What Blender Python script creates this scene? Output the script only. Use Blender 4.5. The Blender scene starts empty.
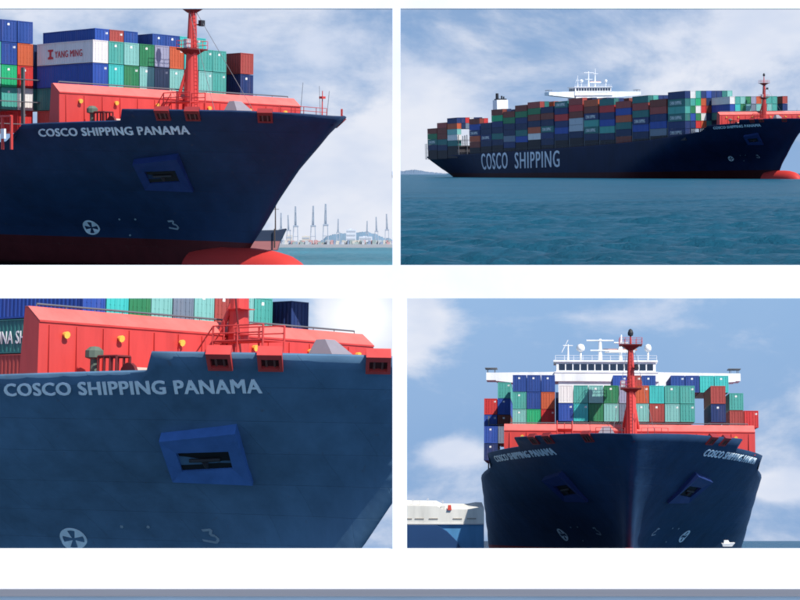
import bpy, bmesh, math, random
import numpy as np
from mathutils import Matrix, Vector
random.seed(7)
R_ = math.radians
scene = bpy.context.scene
C = scene.collection

# ------------------------------------------------------------------ camera, world, sun, exposure
F = 1600.0                                   # focal length in units of 1/800 of the picture width
cam = bpy.data.objects.new('camera', bpy.data.cameras.new('camera'))
C.objects.link(cam)
cam.rotation_euler = (R_(90), 0, 0)
cam.data.sensor_width = 36.0
cam.data.lens = 36.0 * F / 800.0
cam.data.clip_start = 0.5
cam.data.clip_end = 60000
scene.camera = cam

SUN_AZ, SUN_EL = 46.0, 51.0                  # right of and behind the camera
sun_dir = Vector((math.sin(R_(SUN_AZ)) * math.cos(R_(SUN_EL)), -math.cos(R_(SUN_AZ)) * math.cos(R_(SUN_EL)), math.sin(R_(SUN_EL))))
sl = bpy.data.lights.new('sun', 'SUN'); sl.energy = 5.0; sl.angle = R_(0.55); sl.color = (1.0, 0.96, 0.89)
so = bpy.data.objects.new('sun', sl); C.objects.link(so)
so.rotation_euler = sun_dir.to_track_quat('Z', 'Y').to_euler()

world = bpy.data.worlds.new('World'); scene.world = world; world.use_nodes = True
def build_world():
    nt = world.node_tree; nt.nodes.clear(); N = nt.nodes.new; K = nt.links.new
    out = N('ShaderNodeOutputWorld'); bg = N('ShaderNodeBackground'); K(bg.outputs[0], out.inputs[0])
    tc = N('ShaderNodeTexCoord')
    sep = N('ShaderNodeSeparateXYZ'); K(tc.outputs['Generated'], sep.inputs[0])
    def m(op, a, b=None, clamp=False):
        n = N('ShaderNodeMath'); n.operation = op; n.use_clamp = clamp
        for i, v in enumerate((a, b)):
            if v is None: continue
            if isinstance(v, (int, float)): n.inputs[i].default_value = v
            else: K(v, n.inputs[i])
        return n.outputs[0]
    # the air never goes dark below eye level: the sky colour is read a little higher up
    z = m('ADD', m('MULTIPLY', m('ABSOLUTE', sep.outputs['Z']), 0.8), 0.36)
    cb = N('ShaderNodeCombineXYZ'); K(sep.outputs['X'], cb.inputs[0]); K(sep.outputs['Y'], cb.inputs[1]); K(z, cb.inputs[2])
    nrm = N('ShaderNodeVectorMath'); nrm.operation = 'NORMALIZE'; K(cb.outputs[0], nrm.inputs[0])
    sky = N('ShaderNodeTexSky'); sky.sky_type = 'NISHITA'; sky.sun_disc = False
    sky.sun_elevation = R_(SUN_EL); sky.sun_rotation = R_(180 - SUN_AZ); sky.air_density = 1.25; sky.dust_density = 0.25; sky.ozone_density = 1.6
    K(nrm.outputs[0], sky.inputs['Vector'])
    sat = N('ShaderNodeHueSaturation'); sat.inputs['Saturation'].default_value = 1.10; K(sky.outputs[0], sat.inputs['Color'])
    # clouds: noise on the direction, flattened
    mp = N('ShaderNodeMapping'); mp.inputs['Scale'].default_value = (1.0, 1.0, 1.9); mp.inputs['Location'].default_value = (0.37, 0.2, 0.55)
    K(tc.outputs['Generated'], mp.inputs[0])
    n1 = N('ShaderNodeTexNoise'); n1.inputs['Scale'].default_value = 7.0; n1.inputs['Detail'].default_value = 7; n1.inputs['Roughness'].default_value = 0.60
    n1.inputs['Distortion'].default_value = 0.25
    K(mp.outputs[0], n1.inputs['Vector'])
    n2 = N('ShaderNodeTexNoise'); n2.inputs['Scale'].default_value = 11.0; n2.inputs['Detail'].default_value = 4; n2.inputs['Roughness'].default_value = 0.55
    K(mp.outputs[0], n2.inputs['Vector'])
    # denser cloud banks in some directions (x right, z up of the unit direction)
    def bank(u, v, ru, rv, amount):
        cx = (u - 400) / F; cz = (300 - v) / F
        a = m('DIVIDE', m('SUBTRACT', sep.outputs['X'], cx), ru / F); b = m('DIVIDE', m('SUBTRACT', sep.outputs['Z'], cz), rv / F)
        d = m('ADD', m('MULTIPLY', a, a), m('MULTIPLY', b, b))
        g = m('POWER', 2.718, m('MULTIPLY', d, -1.0))
        return m('MULTIPLY', g, amount)
    tot = n1.outputs['Fac']
    for b in BANKS: tot = m('ADD', tot, bank(*b))
    cr = N('ShaderNodeMapRange'); cr.interpolation_type = 'SMOOTHSTEP'
    cr.inputs['From Min'].default_value = 0.51; cr.inputs['From Max'].default_value = 0.75; cr.inputs['To Min'].default_value = 0.10
    K(tot, cr.inputs['Value'])
    ramp = N('ShaderNodeMixRGB'); ramp.inputs[1].default_value = (3.9, 4.35, 5.3, 1); ramp.inputs[2].default_value = (4.85, 5.05, 5.6, 1)
    mr = N('ShaderNodeMapRange'); mr.interpolation_type = 'SMOOTHSTEP'; mr.inputs['From Min'].default_value = 0.36; mr.inputs['From Max'].default_value = 0.66
    K(n2.outputs['Fac'], mr.inputs['Value']); K(mr.outputs[0], ramp.inputs[0])
    mix = N('ShaderNodeMixRGB'); K(cr.outputs[0], mix.inputs[0]); K(sat.outputs[0], mix.inputs[1]); K(ramp.outputs[0], mix.inputs[2])
    br = N('ShaderNodeMixRGB'); br.inputs[2].default_value = (7.6, 7.7, 7.9, 1); K(bank(362, 316, 30, 30, 0.95), br.inputs[0]); K(mix.outputs[0], br.inputs[1])
    lo = N('ShaderNodeMapRange'); lo.interpolation_type = 'SMOOTHSTEP'; lo.inputs['From Min'].default_value = -0.42; lo.inputs['From Max'].default_value = -0.20
    K(sep.outputs['Z'], lo.inputs['Value'])
    fin = N('ShaderNodeMixRGB'); fin.inputs[1].default_value = (0.25, 0.6, 0.85, 1); K(lo.outputs[0], fin.inputs[0]); K(br.outputs[0], fin.inputs[2])
    K(fin.outputs[0], bg.inputs['Color']); bg.inputs['Strength'].default_value = 0.13
BANKS = [(340, 60, 120, 90, 0.16), (350, 210, 120, 60, 0.26), (60, 20, 150, 60, 0.16), (385, 320, 60, 45, 0.8), (745, 34, 110, 48, 0.34), (620, 120, 200, 45, 0.10), (425, 135, 50, 26, 0.20),
         (640, 316, 80, 22, 0.20), (450, 452, 36, 15, 0.34), (770, 480, 30, 12, 0.26), (757, 484, 14, 8, 0.28), (560, 380, 200, 60, -0.05)]
build_world()
scene.view_settings.view_transform = 'Standard'; scene.view_settings.look = 'None'
scene.view_settings.exposure = 0.36; scene.view_settings.gamma = 1.0
scene.cycles.max_bounces = 6
scene.cycles.filter_width = 2.0
scene.render.film_transparent = False

# ------------------------------------------------------------------ helpers
class MB:
    """collects simple solids, links them as ONE mesh object"""
    def __init__(s): s.v = []; s.f = []
    def add(s, vs, fs):
        o = len(s.v); s.v += [tuple(p) for p in vs]; s.f += [tuple(i + o for i in f) for f in fs]
    def box(s, x0, x1, y0, y1, z0, z1):
        s.hexa([(x0, y0, z0), (x1, y0, z0), (x1, y1, z0), (x0, y1, z0), (x0, y0, z1), (x1, y0, z1), (x1, y1, z1), (x0, y1, z1)])
    def hexa(s, p):
        s.add(p, [(0, 3, 2, 1), (4, 5, 6, 7), (0, 1, 5, 4), (1, 2, 6, 5), (2, 3, 7, 6), (3, 0, 4, 7)])
    def tube(s, a, b, r0, r1=None, n=8):
        r1 = r0 if r1 is None else r1
        a = Vector(a); b = Vector(b); d = (b - a).normalized()
        u = d.orthogonal().normalized(); w = d.cross(u)
        vs = []
        for c, r in ((a, r0), (b, r1)):
            for i in range(n):
                t = 2 * math.pi * i / n; vs.append(c + u * (r * math.cos(t)) + w * (r * math.sin(t)))
        fs = [(i, (i + 1) % n, n + (i + 1) % n, n + i) for i in range(n)] + [tuple(range(n - 1, -1, -1)), tuple(range(n, 2 * n))]
        s.add(vs, fs)
    def lathe(s, c, prof, n=14):
        vs = []; fs = []
        for r, z in prof:
            for i in range(n):
                t = 2 * math.pi * i / n; vs.append((c[0] + r * math.cos(t), c[1] + r * math.sin(t), c[2] + z))
        for j in range(len(prof) - 1):
            for i in range(n): fs.append((j * n + i, j * n + (i + 1) % n, (j + 1) * n + (i + 1) % n, (j + 1) * n + i))
        fs.append(tuple(range(n - 1, -1, -1))); fs.append(tuple(range((len(prof) - 1) * n, len(prof) * n)))
        s.add(vs, fs)
    def prism(s, poly, h0, h1, ax=1):
        """poly in the two other axes, extruded along axis ax"""
        def pt(p, h):
            q = list(p); q.insert(ax, h); return q
        n = len(poly)
        s.add([pt(p, h0) for p in poly] + [pt(p, h1) for p in poly],
              [tuple(range(n - 1, -1, -1)), tuple(range(n, 2 * n))] + [(i, (i + 1) % n, n + (i + 1) % n, n + i) for i in range(n)])
    def mesh(s, name, smooth=False):
        me = bpy.data.meshes.new(name); me.from_pydata(s.v, [], s.f)
        bm = bmesh.new(); bm.from_mesh(me); bmesh.ops.recalc_face_normals(bm, faces=bm.faces); bm.to_mesh(me); bm.free()
        if smooth:
            for p in me.polygons: p.use_smooth = True
        return me
    def build(s, name, mat, parent=None, smooth=False):
        return link(name, s.mesh(name, smooth), mat, parent)

def link(name, me, mat, parent=None):
    o = bpy.data.objects.new(name, me); C.objects.link(o)
    if mat is not None:
        if len(me.materials) == 0: me.materials.append(mat)
        else:
            o.material_slots[0].link = 'OBJECT'; o.material_slots[0].material = mat
    if parent is not None: o.parent = parent
    return o
def tag(o, label=None, cat=None, group=None, kind=None):
    if label: o['label'] = label
    if cat: o['category'] = cat
    if group: o['group'] = group
    if kind: o['kind'] = kind
    return o
def empty(name, M, label, cat, group=None):
    o = bpy.data.objects.new(name, None); C.objects.link(o); o.matrix_world = M; o.empty_display_size = 0.1
    return tag(o, label, cat, group)

# ------------------------------------------------------------------ materials
_mats = {}
def paint(name, col, rough=0.5, wear=0.25, scale=0.6, dirt=(0.12, 0.07, 0.045), streak=True, spec=0.35, bump=0.02):
    if name in _mats: return _mats[name]
    m = bpy.data.materials.new(name); m.use_nodes = True; nt = m.node_tree; N = nt.nodes.new; K = nt.links.new
    b = nt.nodes['Principled BSDF']; b.inputs['Roughness'].default_value = rough
    b.inputs['Specular IOR Level'].default_value = spec
    tc = N('ShaderNodeTexCoord'); mp = N('ShaderNodeMapping'); K(tc.outputs['Object'], mp.inputs[0])
    mp.inputs['Scale'].default_value = (1, 1, 0.16) if streak else (1, 1, 1)
    oi = N('ShaderNodeObjectInfo'); ad = N('ShaderNodeVectorMath'); ad.operation = 'ADD'
    cmb = N('ShaderNodeMath'); cmb.operation = 'MULTIPLY'; cmb.inputs[1].default_value = 37.0; K(oi.outputs['Random'], cmb.inputs[0])
    K(mp.outputs[0], ad.inputs[0]); K(cmb.outputs[0], ad.inputs[1])
    n = N('ShaderNodeTexNoise'); n.inputs['Scale'].default_value = scale; n.inputs['Detail'].default_value = 8; n.inputs['Roughness'].default_value = 0.62
    K(ad.outputs[0], n.inputs['Vector'])
    mr = N('ShaderNodeMapRange'); mr.inputs['From Min'].default_value = 0.52; mr.inputs['From Max'].default_value = 0.80; mr.inputs['To Max'].default_value = wear
    K(n.outputs['Fac'], mr.inputs['Value'])
    hv = N('ShaderNodeHueSaturation'); hv.inputs['Color'].default_value = (*col, 1)
    vr = N('ShaderNodeMapRange'); vr.inputs['From Min'].default_value = 0.3; vr.inputs['From Max'].default_value = 0.7
    vr.inputs['To Min'].default_value = 0.82; vr.inputs['To Max'].default_value = 1.16; K(n.outputs['Fac'], vr.inputs['Value']); K(vr.outputs[0], hv.inputs['Value'])
    mx = N('ShaderNodeMixRGB'); mx.inputs[2].default_value = (*dirt, 1); K(mr.outputs[0], mx.inputs[0]); K(hv.outputs[0], mx.inputs[1])
    K(mx.outputs[0], b.inputs['Base Color'])
    if bump:
        bp = N('ShaderNodeBump'); bp.inputs['Strength'].default_value = 0.25; bp.inputs['Distance'].default_value = bump
        K(n.outputs['Fac'], bp.inputs['Height']); K(bp.outputs[0], b.inputs['Normal'])
    _mats[name] = m; return m

def hull_paint(name, navy, red, zb, rough=0.6, spec=0.22):
    """navy topsides over an antifouling red bottom, with faint plate seams and streaks"""
    m = bpy.data.materials.new(name); m.use_nodes = True; nt = m.node_tree; N = nt.nodes.new; K = nt.links.new
    b = nt.nodes['Principled BSDF']; b.inputs['Roughness'].default_value = rough; b.inputs['Specular IOR Level'].default_value = spec
    tc = N('ShaderNodeTexCoord'); sep = N('ShaderNodeSeparateXYZ'); K(tc.outputs['Object'], sep.inputs[0])
    mp = N('ShaderNodeMapping'); mp.inputs['Scale'].default_value = (1, 1, 0.12); K(tc.outputs['Object'], mp.inputs[0])
    n = N('ShaderNodeTexNoise'); n.inputs['Scale'].default_value = 0.5; n.inputs['Detail'].default_value = 9; n.inputs['Roughness'].default_value = 0.6; K(mp.outputs[0], n.inputs['Vector'])
    n3 = N('ShaderNodeTexNoise'); n3.inputs['Scale'].default_value = 0.12; n3.inputs['Detail'].default_value = 4; K(tc.outputs['Object'], n3.inputs['Vector'])
    # plate seams in the length/height plane
    cb = N('ShaderNodeCombineXYZ'); K(sep.outputs['X'], cb.inputs[0]); K(sep.outputs['Z'], cb.inputs[1])
    br = N('ShaderNodeTexBrick'); br.inputs['Scale'].default_value = 1.0; br.inputs['Mortar Size'].default_value = 0.035; br.inputs['Mortar Smooth'].default_value = 1.0
    br.inputs['Brick Width'].default_value = 7.5; br.inputs['Row Height'].default_value = 2.6; br.inputs['Color1'].default_value = (1, 1, 1, 1); br.inputs['Color2'].default_value = (0.94, 0.94, 0.94, 1)
    br.inputs['Mortar'].default_value = (0.80, 0.80, 0.80, 1); K(cb.outputs[0], br.inputs['Vector'])
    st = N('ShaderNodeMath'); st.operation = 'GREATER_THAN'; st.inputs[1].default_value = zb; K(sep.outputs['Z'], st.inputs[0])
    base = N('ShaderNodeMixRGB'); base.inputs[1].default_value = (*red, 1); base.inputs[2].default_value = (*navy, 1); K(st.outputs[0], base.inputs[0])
    mul = N('ShaderNodeMixRGB'); mul.blend_type = 'MULTIPLY'; mul.inputs[0].default_value = 1.0; K(base.outputs[0], mul.inputs[1]); K(br.outputs['Color'], mul.inputs[2])
    hv = N('ShaderNodeHueSaturation'); K(mul.outputs[0], hv.inputs['Color'])
    vr = N('ShaderNodeMapRange'); vr.inputs['From Min'].default_value = 0.3; vr.inputs['From Max'].default_value = 0.7; vr.inputs['To Min'].default_value = 0.70; vr.inputs['To Max'].default_value = 1.28
    av = N('ShaderNodeMath'); av.operation = 'ADD'; hf = N('ShaderNodeMath'); hf.operation = 'MULTIPLY'; hf.inputs[1].default_value = 0.5
    K(n.outputs['Fac'], av.inputs[0]); K(n3.outputs['Fac'], av.inputs[1]); K(av.outputs[0], hf.inputs[0]); K(hf.outputs[0], vr.inputs['Value']); K(vr.outputs[0], hv.inputs['Value'])
    # thin rust runs
    mp2 = N('ShaderNodeMapping'); mp2.inputs['Scale'].default_value = (1, 1, 0.05); K(tc.outputs['Object'], mp2.inputs[0])
    n2 = N('ShaderNodeTexNoise'); n2.inputs['Scale'].default_value = 1.6; n2.inputs['Detail'].default_value = 6; K(mp2.outputs[0], n2.inputs['Vector'])
    rr = N('ShaderNodeMapRange'); rr.inputs['From Min'].default_value = 0.66; rr.inputs['From Max'].default_value = 0.82; rr.inputs['To Max'].default_value = 0.45; K(n2.outputs['Fac'], rr.inputs['Value'])
    mx = N('ShaderNodeMixRGB'); mx.inputs[2].default_value = (0.10, 0.07, 0.06, 1); K(rr.outputs[0], mx.inputs[0]); K(hv.outputs[0], mx.inputs[1])
    K(mx.outputs[0], b.inputs['Base Color'])
    n4 = N('ShaderNodeTexNoise'); n4.inputs['Scale'].default_value = 0.45; n4.inputs['Detail'].default_value = 2; K(tc.outputs['Object'], n4.inputs['Vector'])
    b0 = N('ShaderNodeBump'); b0.inputs['Strength'].default_value = 0.3; b0.inputs['Distance'].default_value = 0.035; K(n4.outputs['Fac'], b0.inputs['Height'])
    bp = N('ShaderNodeBump'); bp.inputs['Strength'].default_value = 0.3; bp.inputs['Distance'].default_value = 0.05
    K(br.outputs['Fac'], bp.inputs['Height']); bp.invert = True; K(b0.outputs[0], bp.inputs['Normal']); K(bp.outputs[0], b.inputs['Normal'])
    return m

def simple(name, col, rough=0.6, spec=0.3, metal=0.0):
    if name in _mats: return _mats[name]
    m = bpy.data.materials.new(name); m.use_nodes = True; nt = m.node_tree; b = nt.nodes['Principled BSDF']
    b.inputs['Roughness'].default_value = rough; b.inputs['Specular IOR Level'].default_value = spec; b.inputs['Metallic'].default_value = metal
    n = nt.nodes.new('ShaderNodeTexNoise'); n.inputs['Scale'].default_value = 3.0; n.inputs['Detail'].default_value = 5
    hv = nt.nodes.new('ShaderNodeHueSaturation'); hv.inputs['Color'].default_value = (*col, 1)
    mr = nt.nodes.new('ShaderNodeMapRange'); mr.inputs['To Min'].default_value = 0.88; mr.inputs['To Max'].default_value = 1.12
    nt.links.new(n.outputs['Fac'], mr.inputs['Value']); nt.links.new(mr.outputs[0], hv.inputs['Value']); nt.links.new(hv.outputs[0], b.inputs['Base Color'])
    _mats[name] = m; return m

COL = {  # paint colours of the boxes
 'navy blue': (0.016, 0.036, 0.130), 'dark navy': (0.012, 0.028, 0.085), 'blue': (0.026, 0.075, 0.33), 'mid blue': (0.022, 0.062, 0.25), 'light blue': (0.10, 0.28, 0.55),
 'teal': (0.07, 0.34, 0.29), 'pale teal': (0.20, 0.46, 0.42), 'bright teal': (0.05, 0.46, 0.43), 'dark teal': (0.03, 0.16, 0.15), 'green': (0.03, 0.20, 0.085), 'bright green': (0.02, 0.38, 0.16),
 'white': (0.70, 0.68, 0.66), 'pale grey': (0.42, 0.46, 0.50), 'lavender grey': (0.30, 0.31, 0.42), 'slate grey': (0.16, 0.20, 0.26),
 'red': (0.55, 0.035, 0.035), 'brick red': (0.34, 0.06, 0.05), 'rust brown': (0.20, 0.045, 0.03), 'orange': (0.50, 0.10, 0.04)}
def box_mat(c): return paint('box paint ' + c, COL[c], rough=0.55, wear=0.42, scale=0.9)
RED = lambda: paint('red deck paint', (0.53, 0.052, 0.046), rough=0.5, wear=0.18, scale=0.5, dirt=(0.2, 0.06, 0.05))
WHITE = lambda: paint('white house paint', (0.78, 0.79, 0.80), rough=0.5, wear=0.12, scale=0.5, dirt=(0.4, 0.33, 0.27))
DARK = lambda: simple('dark steel', (0.02, 0.022, 0.028), 0.6)
STEEL = lambda: simple('grey steel', (0.12, 0.125, 0.14), 0.55)
PALE = lambda: simple('pale steel', (0.45, 0.47, 0.50), 0.55)
LETTER = lambda: paint('pale letter paint', (0.68, 0.80, 0.86), rough=0.5, wear=0.12, scale=1.0, dirt=(0.25, 0.3, 0.33))
FAINT = lambda: paint('faded mark paint', (0.26, 0.34, 0.40), rough=0.6, wear=0.5, scale=2.0, dirt=(0.05, 0.09, 0.14))
GLASS = lambda: simple('dark window glass', (0.015, 0.025, 0.05), 0.12, 0.6)
LAMP = lambda: simple('yellow lamp housing', (0.80, 0.55, 0.09), 0.5)

# ------------------------------------------------------------------ the white display wall with four openings
L_WALL = 11.0
def wx(u): return (u - 400) / F * L_WALL
def wz(v): return (300 - v) / F * L_WALL
def build_wall():
    m = paint('white wall paint', (0.90, 0.90, 0.90), rough=0.7, wear=0.03, scale=0.4, dirt=(0.8, 0.79, 0.77), streak=False, bump=0.0)
    us = [-75, -14, 392.5, 400.5, 407, 815, 875]
    vs = [-26, 8.5, 265, 298.3, 549, 690]
    def hole(i, j):
        if j == 1: return i == 1 or i in (3, 4)
        if j == 3: return i == 1 or i == 4
        return False
    bm = bmesh.new(); y0, y1 = L_WALL, L_WALL + 0.03
    grid = {}
    for k, y in ((0, y0), (1, y1)):
        for i, u in enumerate(us):
            for j, v in enumerate(vs): grid[(i, j, k)] = bm.verts.new((wx(u), y, wz(v)))
    ni, nj = len(us) - 1, len(vs) - 1
    solid = lambda i, j: 0 <= i < ni and 0 <= j < nj and not hole(i, j)
    for i in range(ni):
        for j in range(nj):
            if not solid(i, j): continue
            for k in (0, 1): bm.faces.new([grid[(a, b, k)] for a, b in ((i, j), (i + 1, j), (i + 1, j + 1), (i, j + 1))])
            for (di, dj, e) in ((-1, 0, ((i, j), (i, j + 1))), (1, 0, ((i + 1, j), (i + 1, j + 1))), (0, -1, ((i, j), (i + 1, j))), (0, 1, ((i, j + 1), (i + 1, j + 1)))):
                if not solid(i + di, j + dj):
                    (a, b), (c, d) = e
                    bm.faces.new([grid[(a, b, 0)], grid[(c, d, 0)], grid[(c, d, 1)], grid[(a, b, 1)]])
    bmesh.ops.recalc_face_normals(bm, faces=bm.faces)
    me = bpy.data.meshes.new('display_wall'); bm.to_mesh(me); bm.free()
    w = tag(link('display_wall', me, m), 'white display wall with four rectangular openings looking out on ships', 'wall')
    r = MB(); r.box(wx(-75), wx(875), L_WALL - 0.03, L_WALL - 0.002, wz(595.6), wz(588.6))
    r.build('base_rail', simple('grey rail paint', (0.20, 0.205, 0.235), 0.6), w)
build_wall()

# ------------------------------------------------------------------ ship placement
TIP = 22.67
def ship_matrix(yaw, pitch, roll, t, k):
    y, p, r = R_(yaw), R_(pitch), R_(roll)
    def rx(a): c, s = math.cos(a), math.sin(a); return np.array([[1, 0, 0], [0, c, -s], [0, s, c]])
    def rz(a): c, s = math.cos(a), math.sin(a); return np.array([[c, -s, 0], [s, c, 0], [0, 0, 1]])
    B = np.array([[math.sin(y), 0, -math.cos(y)], [-math.cos(y), 0, -math.sin(y)], [0, 1, 0]]).T
    Rm = rx(p) @ rz(r) @ B
    cols = [Rm[:, 0], -Rm[:, 1], Rm[:, 2]]
    cols = [Vector((c[0], c[2], c[1])) for c in cols]
    o = np.array(t) - Rm @ np.array([0, 0, TIP]); o = Vector((o[0], o[2], o[1])) * k
    M = Matrix.Identity(4)
    for i, c in enumerate(cols):
        for j in range(3): M[j][i] = c[j] * k
    for j in range(3): M[j][3] = o[j]
    return M

# hull form (x forward from the stem head, s half breadth, z above the waterline)
B_HALF = 25.6
_ZQ = [(-4, 2.2, 92), (0, 2.1, 88), (7.5, 1.9, 75), (15, 1.15, 60), (20.5, 1.0, 50), (23.6, 0.95, 45)]
_XS = [(-4, -23.0), (0, -20.5), (5.6, -17.0), (8.4, -14.4), (12.2, -11.3), (16.1, -7.6), (19.2, -3.85), (22.75, 0.0), (24, 1.2)]
def xs_(z): return float(np.interp(z, [a for a, b in _XS], [b for a, b in _XS]))
def hb(x, z):
    q = np.interp(z, [a[0] for a in _ZQ], [a[1] for a in _ZQ]); Lz = np.interp(z, [a[0] for a in _ZQ], [a[2] for a in _ZQ])
    t = min(max((xs_(z) - x) / Lz, 0.0), 1.0)
    h = B_HALF * (1 - (1 - t) ** 2) ** q
    dd = xs_(z) - x
    if 0 < dd < 9: h = math.sqrt(h * h + 2 * 0.9 * min(max(z, 3) / 20, 1) * dd * math.exp(-dd / 2.5))
    if x < -230:                             # run of the stern
        a = min((-230 - x) / 100.0, 1.0); low = min(max((13.5 - z) / 14.0, 0), 1)
        h *= 1 - 0.05 * a * a - 0.62 * low * a ** 1.6
    return float(h)
_TOP = [(0, 22.8), (-3, 23.05), (-8, 23.25), (-20.4, 23.3), (-21.8, 21.9), (-35.6, 21.45), (-38.2, 19.6), (-40, 19.2), (-50, 18.4), (-78, 16.6), (-123, 15.3), (-163, 14.6), (-230, 13.7), (-340, 12.4)]
def ztop(x): return float(np.interp(-x, [-a for a, b in _TOP], [b for a, b in _TOP]))
def on_hull(x, z, out=0.0, side=1):
    """point on the shell (side 1 starboard) pushed outwards; ship local coordinates (y = port)"""
    e = 0.15
    s = hb(x, z); dx = (hb(x + e, z) - hb(x - e, z)) / (2 * e); dz = (hb(x, z + e) - hb(x, z - e)) / (2 * e)
    n = Vector((-dx, -1, -dz)); n.normalize()
    p = Vector((x, -s, z)) + n * out
    if side < 0: p.y = -p.y
    return p
def hull_normal(x, z, side=1):
    return (on_hull(x, z, 1, side) - on_hull(x, z, 0, side)).normalized()

def build_hull(root, mat, x_end, zlow=-3.0, stern=False, deck_mat=None, cut=None):
    nz = 26
    def xe(z):
        if not stern: return x_end
        return float(np.interp(z, [-3, 0, 5, 10, 14], [x_end + 20, x_end + 11, x_end + 4, x_end + 0.6, x_end]))
    offs = [0, .004, .01, .02, .035, .055, .08, .11, .145, .18]
    # stations by distance aft (m) so that the bulwark step stays sharp
    d = [0, .03, .1, .22, .4, .65, 1, 1.7, 2.6, 3.6, 4.8, 6, 7.5, 9, 10.5, 12, 14, 16, 17.5, 19.0, 20.4, 21.8, 23, 24.5, 26, 28, 31, 33.6, 35.6, 38.2, 40, 43, 47, 52, 58, 65, 73, 82, 92, 104, 118, 135, 163, 196, 230, 245, 258, 270, 282, 294, 306, 318, 328]
    d = [a for a in d if a < -x_end - 1.0] + [-x_end]
    verts = []; nx = len(d)
    for side in (1, -1):
        for j in range(nz):
            v = j / (nz - 1)
            for i, di in enumerate(d):
                z = zlow + v * (ztop(-di) - zlow); x0 = xs_(z); xe_ = xe(z)
                x = x0 + (xe_ - x0) * (di / -x_end) if j < nz - 1 else -di + (xs_(z) if i == 0 else 0)
                if i == nx - 1: x = xe_
                h = hb(x, z) if i else 0.0
                verts.append((x, -h * side, z))
    faces = []
    for sd in (0, 1):
        o = sd * nz * nx
        for j in range(nz - 1):
            for i in range(nx - 1):
                a, b, c, e = o + j * nx + i, o + j * nx + i + 1, o + (j + 1) * nx + i + 1, o + (j + 1) * nx + i
                faces.append((a, b, c, e) if sd == 0 else (a, e, c, b))
    for j in range(nz - 1):                  # aft bulkhead / transom
        a, b = j * nx + nx - 1, (j + 1) * nx + nx - 1; o = nz * nx
        faces.append((a, a + o, b + o, b))
    me = bpy.data.meshes.new('hull'); me.from_pydata(verts, [], faces)
    bm = bmesh.new(); bm.from_mesh(me); bmesh.ops.remove_doubles(bm, verts=bm.verts, dist=0.002); bmesh.ops.recalc_face_normals(bm, faces=bm.faces)
    if cut is not None:
        g = bmesh.ops.bisect_plane(bm, geom=bm.verts[:] + bm.edges[:] + bm.faces[:], plane_co=cut[0], plane_no=cut[1], clear_outer=True)
    bm.to_mesh(me); bm.free()
    for p in me.polygons: p.use_smooth = True
    o = link('hull', me, mat, root)
    md = o.modifiers.new('plate', 'SOLIDIFY'); md.thickness = 0.22; md.offset = -1
    try: me.set_sharp_from_angle(angle=R_(60))
    except Exception: pass
    # deck
    dv = []; df = []
    dd = [a for a in d if a >= 1.0]
    for di in dd:
        z = ztop(-di) - 1.15; h = hb(-di, z) - 0.3 if di < -x_end else hb(-di, z) - 0.3
        dv += [(-di + 0.1, -max(h, 0.1), z), (-di + 0.1, max(h, 0.1), z)]
    for i in range(len(dd) - 1): df.append((2 * i, 2 * i + 1, 2 * i + 3, 2 * i + 2))
    dm = bpy.data.meshes.new('deck'); dm.from_pydata(dv, [], df)
    if cut is not None:
        bm = bmesh.new(); bm.from_mesh(dm); bmesh.ops.bisect_plane(bm, geom=bm.verts[:] + bm.edges[:] + bm.faces[:], plane_co=cut[0], plane_no=cut[1], clear_outer=True); bm.to_mesh(dm); bm.free()
    link('deck', dm, deck_mat or RED(), root)

def text_mesh(txt, size=1.0, depth=0.06, bold=0.03, spacing=1.0):
    """letters as solid shapes; bold ones are struck three times side by side at slightly different depths"""
    bm = bmesh.new()
    for dx, e in ((-bold, 0), (0, .004), (bold, .008)) if bold else ((0, 0),):
        cu = bpy.data.curves.new('letters', 'FONT'); cu.body = txt; cu.size = size; cu.extrude = depth + e * depth / .04; cu.space_character = spacing; cu.resolution_u = 3
        ob = bpy.data.objects.new('letters', cu); C.objects.link(ob)
        dg = bpy.context.evaluated_depsgraph_get(); dg.update()
        me = bpy.data.meshes.new_from_object(ob.evaluated_get(dg)); me.transform(Matrix.Translation((dx, 0, 0))); bm.from_mesh(me)
        C.objects.unlink(ob); bpy.data.objects.remove(ob)
    me = bpy.data.meshes.new('letters'); bm.to_mesh(me); bm.free()
    return me
def hull_text(root, name, txt, xa, xf, zb_a, zb_f, zt_a, zt_f, side=1, bold=0.02, spacing=1.06, mat=None, out=0.05, lean=0.0):
    """letters fixed to the shell between stations xa (aft) and xf (fwd)"""
    me = text_mesh(txt, 1.0, 0.04, bold, spacing)
    co = np.empty(len(me.vertices) * 3); me.vertices.foreach_get('co', co); co = co.reshape(-1, 3)
    x0, x1 = co[:, 0].min(), co[:, 0].max(); y0, y1 = co[:, 1].min(), co[:, 1].max()
    # equal spacing along the curved waterline
    xsamp = np.linspace(xa, xf, 80); zm = (zb_a + zb_f + zt_a + zt_f) / 4
    pts = np.array([[x, hb(x, zm)] for x in xsamp]); seg = np.r_[0, np.cumsum(np.hypot(*np.diff(pts, axis=0).T))]; seg /= seg[-1]
    for v, c in zip(me.vertices, co):
        u = (c[0] - x0) / (x1 - x0); w = (c[1] - y0) / (y1 - y0)
        if side < 0: u = 1 - u
        x = float(np.interp(u, seg, xsamp)); z = (zb_a + (zb_f - zb_a) * u) * (1 - w) + (zt_a + (zt_f - zt_a) * u) * w; x += lean * w
        v.co = on_hull(x, z, out + c[2], side)
    me.update()
    return link(name, me, mat or LETTER(), root)

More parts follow.
